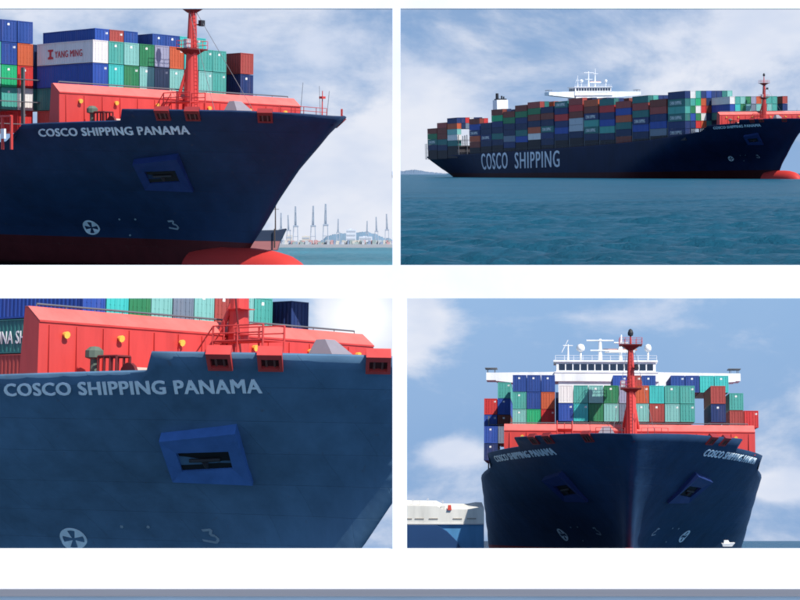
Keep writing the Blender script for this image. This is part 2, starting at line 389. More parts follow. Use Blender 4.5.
# ------------------------------------------------------------------ containers
CL, CW, CH = 13.72, 2.48, 3.07
def corrugated(mb, a, b, z0, z1, nrm, n, depth=0.06):
    """ribbed wall from a to b (2D points), pressed in by depth"""
    a = Vector(a); b = Vector(b); d = (b - a); vs = []; k = 0
    for i in range(n):
        for t, q in ((0, 0), (.3, 0), (.5, 1), (.8, 1)):
            p = a + d * ((i + t) / n) - Vector(nrm) * (depth * q)
            vs += [(p.x, p.y, z0), (p.x, p.y, z1)]; k += 1
    vs += [(b.x, b.y, z0), (b.x, b.y, z1)]; k += 1
    mb.add(vs, [(2 * i, 2 * i + 2, 2 * i + 3, 2 * i + 1) for i in range(k - 1)])
def container_meshes(detail):
    b = MB(); e = 0.05; y1 = CW
    nl = 24 if detail else 14
    corrugated(b, (-CL + .1, e), (-.1, e), .16, CH - .12, (0, -1), nl)
    corrugated(b, (-.1, y1 - e), (-CL + .1, y1 - e), .16, CH - .12, (0, 1), nl)
    corrugated(b, (-CL + e, y1 - .1), (-CL + e, .1), .16, CH - .12, (-1, 0), 5)
    if not detail: corrugated(b, (-e, .1), (-e, y1 - .1), .16, CH - .12, (1, 0), 4)
    b.box(-CL + .02, -.02, .02, y1 - .02, CH - .11, CH - .04); b.box(-CL + .02, -.02, .02, y1 - .02, .08, .15)
    if detail: b.box(-.16, -.12, .08, y1 - .08, .15, CH - .11)
    f = MB()
    for x in (-CL, -.16):
        for y in (0, y1 - .16): f.box(x, x + .16, y, y + .16, 0, CH)
    for z in (0.003, CH - .123):
        for y in (0.004, y1 - .124): f.box(-CL + .16, -.16, y, y + .12, z, z + .12)
        for x in (-CL + .004, -.124): f.box(x, x + .12, .16, y1 - .16, z, z + .12)
    if not detail:
        b.v, off = b.v + f.v, len(b.v); b.f += [tuple(i + off for i in q) for q in f.f]
        return dict(body=b.mesh('container_body'))
    d = MB(); d.box(-.11, -.04, .0, 1.07, .15, CH - .15)
    r = MB()
    for y in (.3, .78):
        r.tube((-.015, y, .14), (-.015, y, CH - .14), .03, n=6)
        for z in (.5, 1.1, 1.9, 2.6): r.box(-.04, .012, y - .07, y + .07, z, z + .07)
    pl = MB(); pl.box(-.038, -.02, 0, .34, 0, .30)
    return dict(body=b.mesh('container_body'), frame=f.mesh('corner_frame'), door=d.mesh('door'), rod=r.mesh('lock_rod'), plate=pl.mesh('number_plate'))
CM = container_meshes(True); CS = container_meshes(False)
for _n, _m in list(CM.items()) + list(CS.items()): _m.materials.append(simple('grey steel', (0.12, 0.125, 0.14), 0.55))
ORD = ['first', 'second', 'third', 'fourth', 'fifth', 'sixth', 'seventh', 'eighth', 'ninth', 'tenth', 'eleventh', 'twelfth', 'thirteenth', 'fourteenth', 'fifteenth', 'sixteenth', 'seventeenth', 'eighteenth', 'nineteenth', 'twentieth', 'twenty-first', 'twenty-second', 'twenty-third', 'twenty-fourth', 'twenty-fifth']
def put(o, mat):
    o.material_slots[0].link = 'OBJECT'; o.material_slots[0].material = mat
def container(M, x, s, z, colour, label, group, detail=True):
    mat = box_mat(colour)
    r = bpy.data.objects.new('shipping_container', None if detail else CS['body']); C.objects.link(r)
    j = (random.random() - .5) * .06
    r.matrix_world = M @ Matrix.Translation((x + j, -s + 0.05, z + 0.02))
    tag(r, label, 'container', group)
    if not detail:
        put(r, mat); return r
    def part(name, key, m, par, loc=(0, 0, 0)):
        o = bpy.data.objects.new(name, CM[key]); C.objects.link(o); o.parent = par; o.location = loc; put(o, m); return o
    part('body', 'body', mat, r); part('corner_frame', 'frame', mat, r)
    for y in (.17, 1.245):
        d = part('door', 'door', mat, r, (0, y, 0)); part('lock_rod', 'rod', mat, d)
    if random.random() < .75: part('number_plate', 'plate', simple('white plate', (0.75, 0.75, 0.72), .6), r, (0, 1.0 if random.random() < .6 else 1.9, CH - .75))
    return r
def side_text(cont, txt, mat, x0, x1, z0, z1, logo=None, bold=0.01):
    """lettering along the starboard side of a box (reads towards its front)"""
    me = text_mesh(txt, 1.0, 0.015, bold, 1.05)
    co = np.empty(len(me.vertices) * 3); me.vertices.foreach_get('co', co); co = co.reshape(-1, 3)
    a0, a1 = co[:, 0].min(), co[:, 0].max(); b0, b1 = co[:, 1].min(), co[:, 1].max()
    for v, c in zip(me.vertices, co):
        v.co = (x0 + (x1 - x0) * (c[0] - a0) / (a1 - a0), 0.018 - c[2], z0 + (z1 - z0) * (c[1] - b0) / (b1 - b0))
    link('lettering', me, mat, cont)
    if logo is not None:
        for poly in logo:
            mb = MB(); mb.prism(poly, 0.003, 0.034, ax=1); mb.build('emblem', mat, cont)

# ------------------------------------------------------------------ ship fittings
def mast_stump(root, x, zb, zt):
    red = RED(); mb = MB(); mb.tube((x, 0, zb - 1.6), (x, 0, zt), 1.0, .88, 12); mast = mb.build('foremast', red, root)
    lg = MB()
    for sy in (-1, 1): lg.tube((x - 1.9, sy * 1.7, zb - 1.6), (x, sy * .5, zt - .1), .26, .22, 8)
    lg.build('mast_leg', red, mast)
    ld = MB(); ld.tube((x + 1.4, -1.0, zb - 1), (x + 1.1, -1.6, zt), .09, n=6); ld.build('pipe', simple('dark red paint', (0.13, 0.018, 0.02), .6), mast)
    ld = MB()
    for z in np.arange(zb + .9, zt, 2.2): ld.box(x - .3, x + 1.5, -1.3, .5, z, z + .07)
    ld.build('mast_step', red, mast)
def lathe_mast(root, x, spec):
    zb, z1, z2, zt = spec
    red = RED()
    mb = MB(); mb.tube((x, 0, zb - 1.6), (x, 0, z1), 1.05, .78, 12); mb.tube((x, 0, z1), (x, 0, z2), .72, .45, 12)
    mb.tube((x, 0, z2), (x, 0, zt - .6), .2, .14, 8)
    mast = mb.build('foremast', red, root)
    lg = MB()
    for sy in (-1, 1): lg.tube((x - 1.9, sy * 1.7, zb - 1.6), (x, sy * .3, z1 - 1.2), .28, .2, 8)
    lg.build('mast_leg', red, mast)
    for z, w, nm in ((z1, 1.75, 'lower_platform'), (z2, 1.9, 'upper_platform')):
        p = MB(); p.box(x - 1.2, x + 1.3, -w, w, z - .12, z + .08)
        p.hexa([(x - .5, -.4, z - .9), (x + .5, -.4, z - .9), (x + .5, .4, z - .9), (x - .5, .4, z - .9), (x - 1, -w * .8, z - .13), (x + 1.1, -w * .8, z - .13), (x + 1.1, w * .8, z - .13), (x - 1, w * .8, z - .13)])
        p.build(nm, simple('dark red paint', (0.13, 0.018, 0.02), .6), mast)
        r = MB()
        for y in np.linspace(-w, w, 5):
            for xx in (x - 1.2, x + 1.3): r.tube((xx, y, z + .08), (xx, y, z + 1.15), .04, n=5)
        for h in (.6, 1.15):
            for xx in (x - 1.2, x + 1.3): r.tube((xx, -w, z + h), (xx, w, z + h), .035, n=5)
            for y in (-w, w): r.tube((x - 1.2, y, z + h), (x + 1.3, y, z + h), .035, n=5)
        r.build('platform_railing', red, mast)
    l = MB(); l.lathe((x, 0, zt - .7), [(.1, -.1), (.45, .05), (.5, .5), (.32, 1.0), (.06, 1.2)], 10); l.build('masthead_lamp', DARK(), mast)
    l = MB(); l.box(x + .7, x + 1.3, .55, 1.25, z1 + 3.2, z1 + 4.0); l.tube((x, .2, z1 + 3.4), (x + 1, .9, z1 + 3.4), .1); l.build('floodlight', DARK(), mast)
    l = MB(); l.box(x + .3, x + 1.0, -1.7, -1.0, z1 + .1, z1 + 1.3); l.build('horn', PALE(), mast)
    ld = MB()
    for sy in (-.25, .25): ld.tube((x + 1.05, sy, zb - 1), (x + .62, sy, z2 - .4), .04, n=5)
    for i in range(26):
        t = i / 26; ld.tube((x + 1.05 - .43 * t, -.25, zb - 1 + (z2 - zb) * t), (x + 1.05 - .43 * t, .25, zb - 1 + (z2 - zb) * t), .03, n=4)
    ld.build('ladder', red, mast)
    st = MB()
    for sy in (-1, 1): st.tube((x - .1, sy * .5, z2 - .3), (x + 9.5, sy * 3.5, zb - 1.3), .04, n=5)
    st.build('stay_wire', STEEL(), mast)
    return mast

def breakwater(root, x, w, zr, shift=0.0):
    red = RED(); zf = zr - 1.15
    z0 = 21.25
    poly = [(x + 1.5, z0), (x + 1.5, zf), (x, zr), (x - .35, zr), (x - .9, z0)]
    mb = MB(); mb.prism(poly, -w + shift, w + shift, ax=1); bw = mb.build('breakwater', red, root)
    mb = MB(); mb.box(x - .8, x + 1.45, -w + 2.6, w - 2.6, 20.0, z0 - .005); mb.build('breakwater_foot', red, bw)
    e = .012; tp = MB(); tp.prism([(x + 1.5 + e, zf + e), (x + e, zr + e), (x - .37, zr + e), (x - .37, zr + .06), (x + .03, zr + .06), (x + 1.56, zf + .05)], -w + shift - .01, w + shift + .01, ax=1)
    tp.build('breakwater_top', paint('sky-lit red paint', (0.62, 0.135, 0.115), rough=0.5, wear=0.2, scale=0.5, dirt=(0.3, 0.1, 0.09)), bw)  # paler red puts the sky's reflection on the slope into its colour
    # stiffener plates on the face, one raised coaming at the knuckle
    for y in np.linspace(-w + 1.0, w - 1.0, 15):
        p = MB(); p.prism([(x + 1.502, z0), (x + 1.502, zf - .3), (x + 1.62, zf - .3), (x + 1.75, z0)], y + shift - .05, y + shift + .05, ax=1); p.build('stiffener', red, bw)
    p = MB(); p.box(x + 1.48, x + 1.6, -w + shift, w + shift, zf - .1, zf + .02); p.build('edge_bar', red, bw)
    for s_ in (17.9, 12.2, 5.4, -3.6, -11.0, -17.8):
        l = MB(); yy = -s_ + shift
        l.tube((x + 1.5, yy, zf - .95), (x + 1.95, yy, zf - 1.05), .16, .3, 8); l.build('lamp', LAMP(), bw)
    pp = MB(); pp.tube((x - .2, -w + 1 + shift, zr + .3), (x - .2, w - 1 + shift, zr + .3), .09, n=6)
    for y in np.linspace(-w + 1, w - 1, 14): pp.tube((x - .2, y + shift, zr - .05), (x - .2, y + shift, zr + .3), .05, n=5)
    pp.build('pipe', STEEL(), bw)
    return bw

def fairlead(root, x, side, w=1.9, h=1.75, red=None, pr=.26):
    """red roller fairlead box set in the bulwark"""
    z = ztop(x)
    fr = MB()
    a = on_hull(x, z - .6, 0, side); n = hull_normal(x, z - .6, side)
    t = Vector((-n.y, n.x, 0)).normalized(); up = n.cross(t).normalized()
    if up.z < 0: up = -up
    def bx(mb, u0, u1, v0, v1, d0, d1):
        P = lambda u, v, d: a + t * u + up * (v + z - a.z - h + (.62 if pr > .3 else .4)) + n * d
        mb.hexa([P(u0, v0, d0), P(u1, v0, d0), P(u1, v0, d1), P(u0, v0, d1), P(u0, v1, d0), P(u1, v1, d0), P(u1, v1, d1), P(u0, v1, d1)])
    b = .26
    bx(fr, -w / 2, w / 2, 0, b, -.6, pr); bx(fr, -w / 2, w / 2, h - .5, h, -.6, pr); bx(fr, -w / 2, -w / 2 + b, b, h - .5, -.6, pr); bx(fr, w / 2 - b, w / 2, b, h - .5, -.6, pr)
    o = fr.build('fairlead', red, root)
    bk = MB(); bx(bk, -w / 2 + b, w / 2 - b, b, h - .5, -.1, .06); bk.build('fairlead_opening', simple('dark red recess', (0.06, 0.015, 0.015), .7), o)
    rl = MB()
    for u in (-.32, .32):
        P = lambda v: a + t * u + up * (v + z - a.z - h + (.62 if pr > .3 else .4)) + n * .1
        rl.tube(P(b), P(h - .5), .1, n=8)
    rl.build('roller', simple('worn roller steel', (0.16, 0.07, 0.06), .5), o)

def anchor_pocket(root, pts, blue, side=1):
    """pts: outer TL,TR,BR,BL then inner TL,TR,BR,BL as (x,z) on the shell: a proud bolster round a dark opening"""
    outer = [on_hull(x, z, -.05, side) for x, z in pts[:4]]; inner = [on_hull(x, z, -.05, side) for x, z in pts[4:]]
    nrm = sum((hull_normal(x, z, side) for x, z in pts[:4]), Vector()) / 4
    nrm.normalize()
    prj = [1.0, 1.1, 0.5, 0.45]
    oo = [p + nrm * d for p, d in zip(outer, prj)]; ii = [p + nrm * (d * .62) for p, d in zip(inner, prj)]
    names = ['top', 'fore', 'bottom', 'aft']
    fr = None
    for k in range(4):
        l = (k + 1) % 4
        m = MB(); m.hexa([outer[k], outer[l], inner[l], inner[k], oo[k], oo[l], ii[l], ii[k]])
        if fr is None: fr = m.build('anchor_bolster', blue, root)
        else: m.build('bolster_plate', blue, fr)
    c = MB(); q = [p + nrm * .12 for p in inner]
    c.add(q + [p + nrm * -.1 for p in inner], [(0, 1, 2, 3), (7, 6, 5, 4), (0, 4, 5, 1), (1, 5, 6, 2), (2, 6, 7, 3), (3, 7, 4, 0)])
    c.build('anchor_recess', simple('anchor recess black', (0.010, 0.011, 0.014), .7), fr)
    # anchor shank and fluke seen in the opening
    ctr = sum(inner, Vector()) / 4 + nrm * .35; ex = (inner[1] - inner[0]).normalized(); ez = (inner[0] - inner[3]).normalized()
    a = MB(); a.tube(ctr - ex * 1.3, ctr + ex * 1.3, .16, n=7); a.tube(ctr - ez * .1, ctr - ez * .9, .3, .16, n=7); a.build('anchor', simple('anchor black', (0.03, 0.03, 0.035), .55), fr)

LEAN = 0.62
def disc_on_hull(mb, x, z, r, side, out, thick=.04, r_in=0.0, n=28):
    pts = []
    for rr in ([r, r_in] if r_in else [r]):
        pts.append([(x + rr * math.cos(2 * math.pi * i / n) + LEAN * rr * math.sin(2 * math.pi * i / n), z + .92 * rr * math.sin(2 * math.pi * i / n)) for i in range(n)])
    if r_in:
        V = []; Fs = []
        for o_ in (out, out + thick):
            for ring in pts: V += [on_hull(a, b, o_, side) for a, b in ring]
        for i in range(n):
            j = (i + 1) % n
            Fs += [(2 * n + i, 2 * n + j, 3 * n + j, 3 * n + i), (i, j, 2 * n + j, 2 * n + i), (n + i, 3 * n + i, 3 * n + j, n + j)]
        mb.add(V, Fs)
    else:
        V = [on_hull(a, b, o_, side) for o_ in (out, out + thick) for a, b in pts[0]]
        mb.add(V, [tuple(range(n, 2 * n))] + [(i, (i + 1) % n, n + (i + 1) % n, n + i) for i in range(n)])
def poly_on_hull(mb, poly, side, out=.03, thick=.04):
    n = len(poly); V = [on_hull(a, b, o_, side) for o_ in (out, out + thick) for a, b in poly]
    mb.add(V, [tuple(range(n, 2 * n))] + [(i, (i + 1) % n, n + (i + 1) % n, n + i) for i in range(n)])
def stroke(mb, line, w, side):
    for (a, b), (c, d) in zip(line, line[1:]):
        L = math.hypot(c - a, d - b) or 1; nx, nz = -(d - b) / L * w / 2, (c - a) / L * w / 2
        poly_on_hull(mb, [(a + nx, b + nz), (a - nx, b - nz), (c - nx, d - nz), (c + nx, d + nz)], side)
def thruster_mark(root, x, z, r, side=1):
    mb = MB(); disc_on_hull(mb, x, z, r, side, .03, r_in=r * .80)
    # propeller cross: four pale lobes between the dark arms
    for k in range(4):
        a0 = math.pi / 2 * k + math.pi / 4
        lobe = [(x + r * .82 * (math.cos(a0 + t) + LEAN * math.sin(a0 + t)), z + r * .76 * math.sin(a0 + t)) for t in (-.42, -.2, 0, .2, .42)] + [(x + r * .16 * (math.cos(a0) + LEAN * math.sin(a0)), z + r * .15 * math.sin(a0))]
        poly_on_hull(mb, lobe, side)
    mb.build('thruster_mark', LETTER(), root)
def bulb_mark(root, x, z, w, h, side=1):
    mb = MB(); f = side
    L = [(-.5, .42), (.05, .5), (-.02, .1), (.30, .02), (.5, -.25), (.36, -.5), (-.5, -.36)]
    stroke(mb, [(x + a * w + LEAN * b * h, z + b * h) for a, b in L], .26 * h / 1.6, side)
    mb.build('bulb_mark', FAINT(), root)

def railing(root, pts, h=1.05, step=1.6, mat=None, r=.035):
    mb = MB()
    for a, b in zip(pts, pts[1:]):
        a = Vector(a); b = Vector(b); n = max(1, int((b - a).length / step))
        for i in range(n + 1):
            p = a.lerp(b, i / n); mb.tube(p, p + Vector((0, 0, h)), r, n=5)
        for q in (.5, 1): mb.tube(a + Vector((0, 0, h * q)), b + Vector((0, 0, h * q)), r * .8, n=5)
    return mb.build('railing', mat or RED(), root)

def winch(root, x, s, z):
    red = RED(); m = MB()
    m.box(x - 1.2, x + 1.2, -s - 1.0, -s - .75, z, z + 1.3); m.box(x - 1.2, x + 1.2, -s + .75, -s + 1.0, z, z + 1.3)
    w = m.build('mooring_winch', red, root)
    d = MB(); d.tube((x, -s - .74, z + 1.0), (x, -s + .74, z + 1.0), .62, n=12); d.build('rope_drum', simple('mooring rope', (.45, .34, .28), .8), w)
    e = MB(); e.tube((x, -s - 1.3, z + 1.0), (x, -s - 1.0, z + 1.0), .95, n=14); e.build('drum_flange', simple('dark red paint', (0.13, 0.018, 0.02), .6), w)

def bow_gear(root, detail=2):
    red = RED()
    for side in (1,) if detail == 3 else (1, -1):
        for x in (-16.3, -13.2, -7.0 if detail == 3 else -6.3):
            if side > 0 or x < -8: fairlead(root, x, side, pr=.42 if detail == 3 else .2, red=red if detail == 3 else simple('maroon fairlead paint', (0.24, 0.022, 0.024), .55))
    if detail != 3: stem_gear(root)
    deck_gear(root)
def stem_gear(root):
    red = RED()
    # bulwark rail at the stem, jackstaff and light post
    for side in (1, -1):
        pts = [(x, -side * max(hb(x, 22.9) - .35, .1), ztop(x) - .02) for x in (-5.0, -3.9, -2.8, -1.7, -.8)]
        railing(root, pts, 1.0, 1.0, red, .05)
    j = MB(); j.tube((-3.4, .4, 21.8), (-3.4, .4, 26.2), .1, .06); j.box(-3.7, -3.1, .1, .7, 25.2, 25.5); j.build('jackstaff', red, root)
    j = MB(); j.tube((-5.6, -1.5, 21.8), (-5.0, -1.5, 27.2), .05, .03, n=5); j.tube((-5.9, 2.5, 21.8), (-6.3, 2.5, 27.0), .05, .03, n=5); j.tube((-2.2, 0, 21.8), (-1.7, 0, 26.1), .04, .03, n=5); j.build('aerial', STEEL(), root)
def deck_gear(root):
    red = RED()
    # mooring gear between the bulwark and the breakwater
    zd = 20.75
    for s_ in (15.8, 13.2, -14.5): winch(root, -24.6, s_, zd)
    f = MB()
    for x0, x1, y0, y1, z0, z1 in ((-27.6, -25.4, 16.2, 17.6, 20.8, 23.2),):
        for xx in np.linspace(x0, x1, 4):
            f.tube((xx, -y0, z0), (xx, -y0, z1), .11, n=6); f.tube((xx, -y1, z0), (xx, -y1, z1), .11, n=6)
        for z in (z0 + .9, z1):
            for y in (y0, y1): f.tube((x0, -y, z), (x1, -y, z), .11, n=6)
            for xx in (x0, x1): f.tube((xx, -y0, z), (xx, -y1, z), .11, n=6)
    f.build('pipe_frame', simple('dark red paint', (0.13, 0.018, 0.02), .6), root)
    v = MB(); v.tube((-28.6, -17.2, 20.8), (-28.6, -17.2, 23.1), .32, n=8); v.lathe((-28.6, -17.2, 23.0), [(.3, 0), (.75, .15), (.75, .7), (.4, 1.0), (.05, 1.05)], 10); v.build('mushroom_vent', simple('vent green grey', (.10, .13, .10), .6), root)
    # stairs up to the forecastle deck
    s = MB()
    for yy in (-11.4, -10.2):
        s.tube((-24.5, yy, 20.8), (-21.0, yy, 24.6), .1, n=6); s.tube((-24.5, yy, 22.0), (-21.0, yy, 25.8), .06, n=6)
        for q in range(5):
            t = q / 4; s.tube((-24.5 + 3.5 * t, yy, 20.8 + 3.8 * t), (-24.5 + 3.5 * t, yy, 22 + 3.8 * t), .05, n=5)
    for q in range(11):
        t = (q + .5) / 11; s.box(-24.5 + 3.5 * t - .15, -24.5 + 3.5 * t + .15, -11.35, -10.25, 20.8 + 3.8 * t - .03, 20.8 + 3.8 * t + .03)
    for xx in (-21.0, -18.2, -15.4):
        for yy in (-11.4, -9.0): s.tube((xx, yy, 21.5), (xx, yy, 25.8), .09, n=6)
    for z in (24.6, 25.2, 25.8):
        for yy in (-11.4, -9.0): s.tube((-21, yy, z), (-15.4, yy, z), .06, n=5)
    s.box(-21, -15.4, -11.4, -9.0, 24.5, 24.6)
    s.build('stair_tower', red, root)
    w = MB(); w.box(-16.6, -13.8, -5.0, -2.2, 21.9, 23.6); w.hexa([(-16.6, -5, 23.6), (-13.8, -5, 23.6), (-13.8, -2.2, 23.6), (-16.6, -2.2, 23.6), (-16.4, -4.2, 25.0), (-15.4, -4.2, 25.0), (-15.4, -3, 25.0), (-16.4, -3, 25.0)])
    w.build('windlass', simple('grey deck machinery', (.22, .20, .23), .6), root)

def bulb(root, mat, zlow=None, dz=0.0):
    """bulbous forefoot: a body of revolution squeezed a little, nose forward"""
    prof = [(-5.6, .01), (-5.9, 1.0), (-6.6, 1.9), (-7.8, 2.7), (-9.6, 3.35), (-12.5, 3.8), (-16.5, 4.0), (-22, 4.0), (-28, 3.4)]
    n = 22; V = []; Fs = []
    for x, r in prof:
        for i in range(n):
            t = 2 * math.pi * i / n; V.append((x, r * .92 * math.cos(t), 1.65 + dz + r * math.sin(t)))
    for j in range(len(prof) - 1):
        for i in range(n): Fs.append((j * n + i, j * n + (i + 1) % n, (j + 1) * n + (i + 1) % n, (j + 1) * n + i))
    Fs.append(tuple(range(n)))
    me = bpy.data.meshes.new('bulbous_bow'); me.from_pydata(V, [], Fs)
    bm = bmesh.new(); bm.from_mesh(me); bmesh.ops.recalc_face_normals(bm, faces=bm.faces)
    if zlow is not None: bmesh.ops.bisect_plane(bm, geom=bm.verts[:] + bm.edges[:] + bm.faces[:], plane_co=(0, 0, zlow), plane_no=(0, 0, -1), clear_outer=True)
    bm.to_mesh(me); bm.free()
    for p in me.polygons: p.use_smooth = True
    link('bulbous_bow', me, mat, root)

def lashing_bridge(root, x, w, z0, z1):
    m = MB()
    for s in np.arange(-w, w + .1, 5.22): m.box(x - .35, x + .35, s - .12, s + .12, z0, z1)
    for z in np.arange(z0 + 3.1, z1 + .1, 3.15): m.box(x - .4, x + .4, -w - .13, w + .13, z - .12, z)
    m.build('lashing_bridge', STEEL(), root)

def bridge_house(root, x, sp, sc=1.0, z=40.3, ms=1.0):
    """wheelhouse block with full-width wings, windows, radar masts"""
    wh = WHITE(); ws, wp = sp
    m = MB(); m.box(x - 9, x - .4, -11.2, 9.2, 15, z); h = m.build('deckhouse', wh, root)
    m = MB(); m.box(x - 7.5, x, -12.0, 9.2, z + .003, z + 1.75)
    m.hexa([(x - 5.2, -24.0, z + .05), (x - .3, -24.0, z + .05), (x - .3, -12.003, z - 1.1), (x - 5.2, -12.003, z - 1.1), (x - 5.2, -24.0, z + 1.75), (x - .3, -24.0, z + 1.75), (x - .3, -12.003, z + 1.95), (x - 5.2, -12.003, z + 1.95)])
    m.hexa([(x - 5.2, 9.203, z - 1.1), (x - .3, 9.203, z - 1.1), (x - .3, 24.6, z + .05), (x - 5.2, 24.6, z + .05), (x - 5.2, 9.203, z + 1.95), (x - .3, 9.203, z + 1.95), (x - .3, 24.6, z + 1.75), (x - 5.2, 24.6, z + 1.75)])
    m.box(x - 5.2, x - .3, -26.0, -24.003, z + .2, z + 1.75); m.box(x - 5.2, x - .3, 24.603, 25.6, z + .2, z + 1.75)
    wing = m.build('bridge_wing', wh, root)
    for s_ in (-25.2, 24.4):
        c = MB()
        for q in (0, 1.5):
            for xx in (x - 4, x - 1.2): c.tube((xx, s_ + q - .6, z + 1.7), (xx, s_ + q - .6, z + 2.7), .06, n=5)
        c.box(x - 4.3, x - 1, s_ - 1.1, s_ + 1.4, z + 2.7, z + 2.85); c.build('wing_canopy', STEEL(), wing)
    m = MB(); m.box(x - 7, x - .25, -11.6, 8.6, z + 1.753, z + 4.0); m.box(x - 7.4, x + .1, -12.2, 9.0, z + 4.003, z + 4.35); m.box(x - 7.2, x + .12, -12.0, 9.1, z + 1.76, z + 2.0)
    wl = m.build('wheelhouse', wh, root)
    n = 13
    for i in range(n):
        y = -11.2 + 19.4 * (i + .5) / n
        g = MB(); g.box(x - .27, x - .21, y - .62, y + .62, z + 2.25, z + 3.6); g.build('window', GLASS(), wl)
    for i in range(4):
        g = MB(); g.box(x - 6.3 + 1.55 * i, x - 5.2 + 1.55 * i, -11.66, -11.58, z + 2.25, z + 3.6); g.build('window', GLASS(), wl)
    r = MB()
    for yy in np.linspace(-11.8, 8.8, 12): r.tube((x - .1, yy, z + 4.35), (x - .1, yy, z + 5.3), .05, n=5)
    for q in (4.8, 5.3): r.tube((x - .1, -11.8, z + q), (x - .1, 8.8, z + q), .04, n=5)
    r.build('railing', wh, wl)
    t = z + 4.35
    m = MB(); m.tube((x - 3, -2.6, t), (x - 3, -2.6, t + 7.6 * ms), .45, .3); m.box(x - 3.4, x - 2.6, -5.4, .2, t + 6.9 * ms, t + 6.9 * ms + .25); m.box(x - 3.5, x - 2.5, -4.6, -.6, t + 3.6 * ms, t + 3.6 * ms + .2)
    m.build('radar_mast', wh, wl)
    m = MB(); m.tube((x - 4, 1.6, t), (x - 4, 1.8, t + 9.2 * ms), .38, .14); m.box(x - 4.8, x - 3.2, -1.6, 4.6, t + 2.0, t + 2.5); m.box(x - 4.5, x - 3.6, .3, 3.2, t + 6.4 * ms, t + 6.4 * ms + .2); m.tube((x - 4, 1.3, t + 2.4), (x - 4, 1.7, t + 7.5 * ms), .2, .1)
    m.build('signal_mast', wh, wl)
    m = MB(); m.box(x - 4.9, x - 4.2, -1.9, 5.0, t + 2.55, t + 2.8); m.build('radar_scanner', simple('orange radar bar', (.45, .2, .14), .5), wl)
    m = MB(); m.tube((x - 2, -9.2, t), (x - 2, -9.2, t + 5.6 * ms), .22, .12); m.tube((x - 2, -10.2, t + 3.2), (x - 2, -8.2, t + 3.2), .1, n=6); m.tube((x - 2, -10.5, t + 1.8), (x - 2, -9.2, t + 4.4), .08, n=5); m.build('aerial_mast', wh, wl)
    for yy, rr in ((-6.6, .85), (7.2, .7), (10.2, .0)):
        if rr: d = MB(); d.tube((x - 3, yy, t), (x - 3, yy, t + 2.1), .2); d.lathe((x - 3, yy, t + 2.0), [(.2, 0), (rr, .4), (rr, 1.0), (rr * .7, 1.5), (.05, 1.7)], 12); d.build('satellite_dome', wh, wl, smooth=True)
    return h

# ------------------------------------------------------------------ sea sheets
def sea_mat(name, col, rough=0.2, ior=1.2, scale=1.0, amt=0.6):
    m = bpy.data.materials.new(name); m.use_nodes = True; nt = m.node_tree; N = nt.nodes.new; K = nt.links.new
    b = nt.nodes['Principled BSDF']; b.inputs['Roughness'].default_value = rough; b.inputs['IOR'].default_value = ior
    tc = N('ShaderNodeTexCoord'); mp = N('ShaderNodeMapping'); mp.inputs['Scale'].default_value = (scale, scale * 1.6, 1); K(tc.outputs['Object'], mp.inputs[0])
    n = N('ShaderNodeTexNoise'); n.inputs['Scale'].default_value = 0.6; n.inputs['Detail'].default_value = 9; n.inputs['Roughness'].default_value = 0.65; K(mp.outputs[0], n.inputs['Vector'])
    n2 = N('ShaderNodeTexNoise'); n2.inputs['Scale'].default_value = 0.03; n2.inputs['Detail'].default_value = 4; K(mp.outputs[0], n2.inputs['Vector'])
    bp = N('ShaderNodeBump'); bp.inputs['Strength'].default_value = amt; bp.inputs['Distance'].default_value = 0.35; K(n.outputs['Fac'], bp.inputs['Height']); K(bp.outputs[0], b.inputs['Normal'])
    hv = N('ShaderNodeHueSaturation'); hv.inputs['Color'].default_value = (*col, 1)
    mr = N('ShaderNodeMapRange'); mr.inputs['From Min'].default_value = .3; mr.inputs['From Max'].default_value = .7; mr.inputs['To Min'].default_value = .8; mr.inputs['To Max'].default_value = 1.2
    K(n2.outputs['Fac'], mr.inputs['Value']); K(mr.outputs[0], hv.inputs['Value']); K(hv.outputs[0], b.inputs['Base Color'])
    return m
def sea(name, horizon, h, u0, u1, near, far, mat, amp, k=1.0, nx=240, ny=420, seed=1):
    """a sheet with modelled waves; it slopes so that its far edge lies at the given row"""
    q = (300 - horizon) / F                  # rise per metre
    rng = np.random.default_rng(seed)
    ys = near * (far / near) ** np.linspace(0, 1, ny)
    us = np.linspace((u0 - 400) / F, (u1 - 400) / F, nx)
    Y, U = np.meshgrid(ys, us, indexing='ij'); X = U * Y
    Z = np.zeros_like(X)
    for i in range(46):
        lam = k * 0.45 * (5.5 / .45) ** rng.random(); th = rng.normal(0.25, 0.6); kk = 2 * math.pi / lam
        a = amp * k * (lam / (2.5 * k)) ** 0.85 / 5.0
        # waves finer than the grid fade out with distance
        res = np.maximum(Y * (us[1] - us[0]), Y * math.log(far / near) / ny * 1.0)
        fade = np.clip(lam / (2.5 * res) - .6, 0, 1)
        ph = kk * (X * math.sin(th) + Y * math.cos(th)) + rng.random() * 6.28
        Z += a * fade * (1 - 2 * np.abs(np.sin(ph / 2)) ** 1.0 if i % 3 == 0 else np.sin(ph))
    W = np.stack([X, Y, q * Y - h + Z], -1).reshape(-1, 3)
    I = np.arange(nx * ny).reshape(ny, nx)
    Fq = np.stack([I[:-1, :-1], I[:-1, 1:], I[1:, 1:], I[1:, :-1]], -1).reshape(-1, 4)
    me = bpy.data.meshes.new(name); me.vertices.add(len(W)); me.vertices.foreach_set('co', W.ravel())
    me.loops.add(Fq.size); me.loops.foreach_set('vertex_index', Fq.ravel()); me.polygons.add(len(Fq))
    me.polygons.foreach_set('loop_start', np.arange(0, Fq.size, 4)); me.polygons.foreach_set('loop_total', np.full(len(Fq), 4)); me.update(); me.validate()
    me.polygons.foreach_set('use_smooth', np.ones(len(Fq), bool))
    o = link(name, me, mat); tag(o, kind='structure'); return o
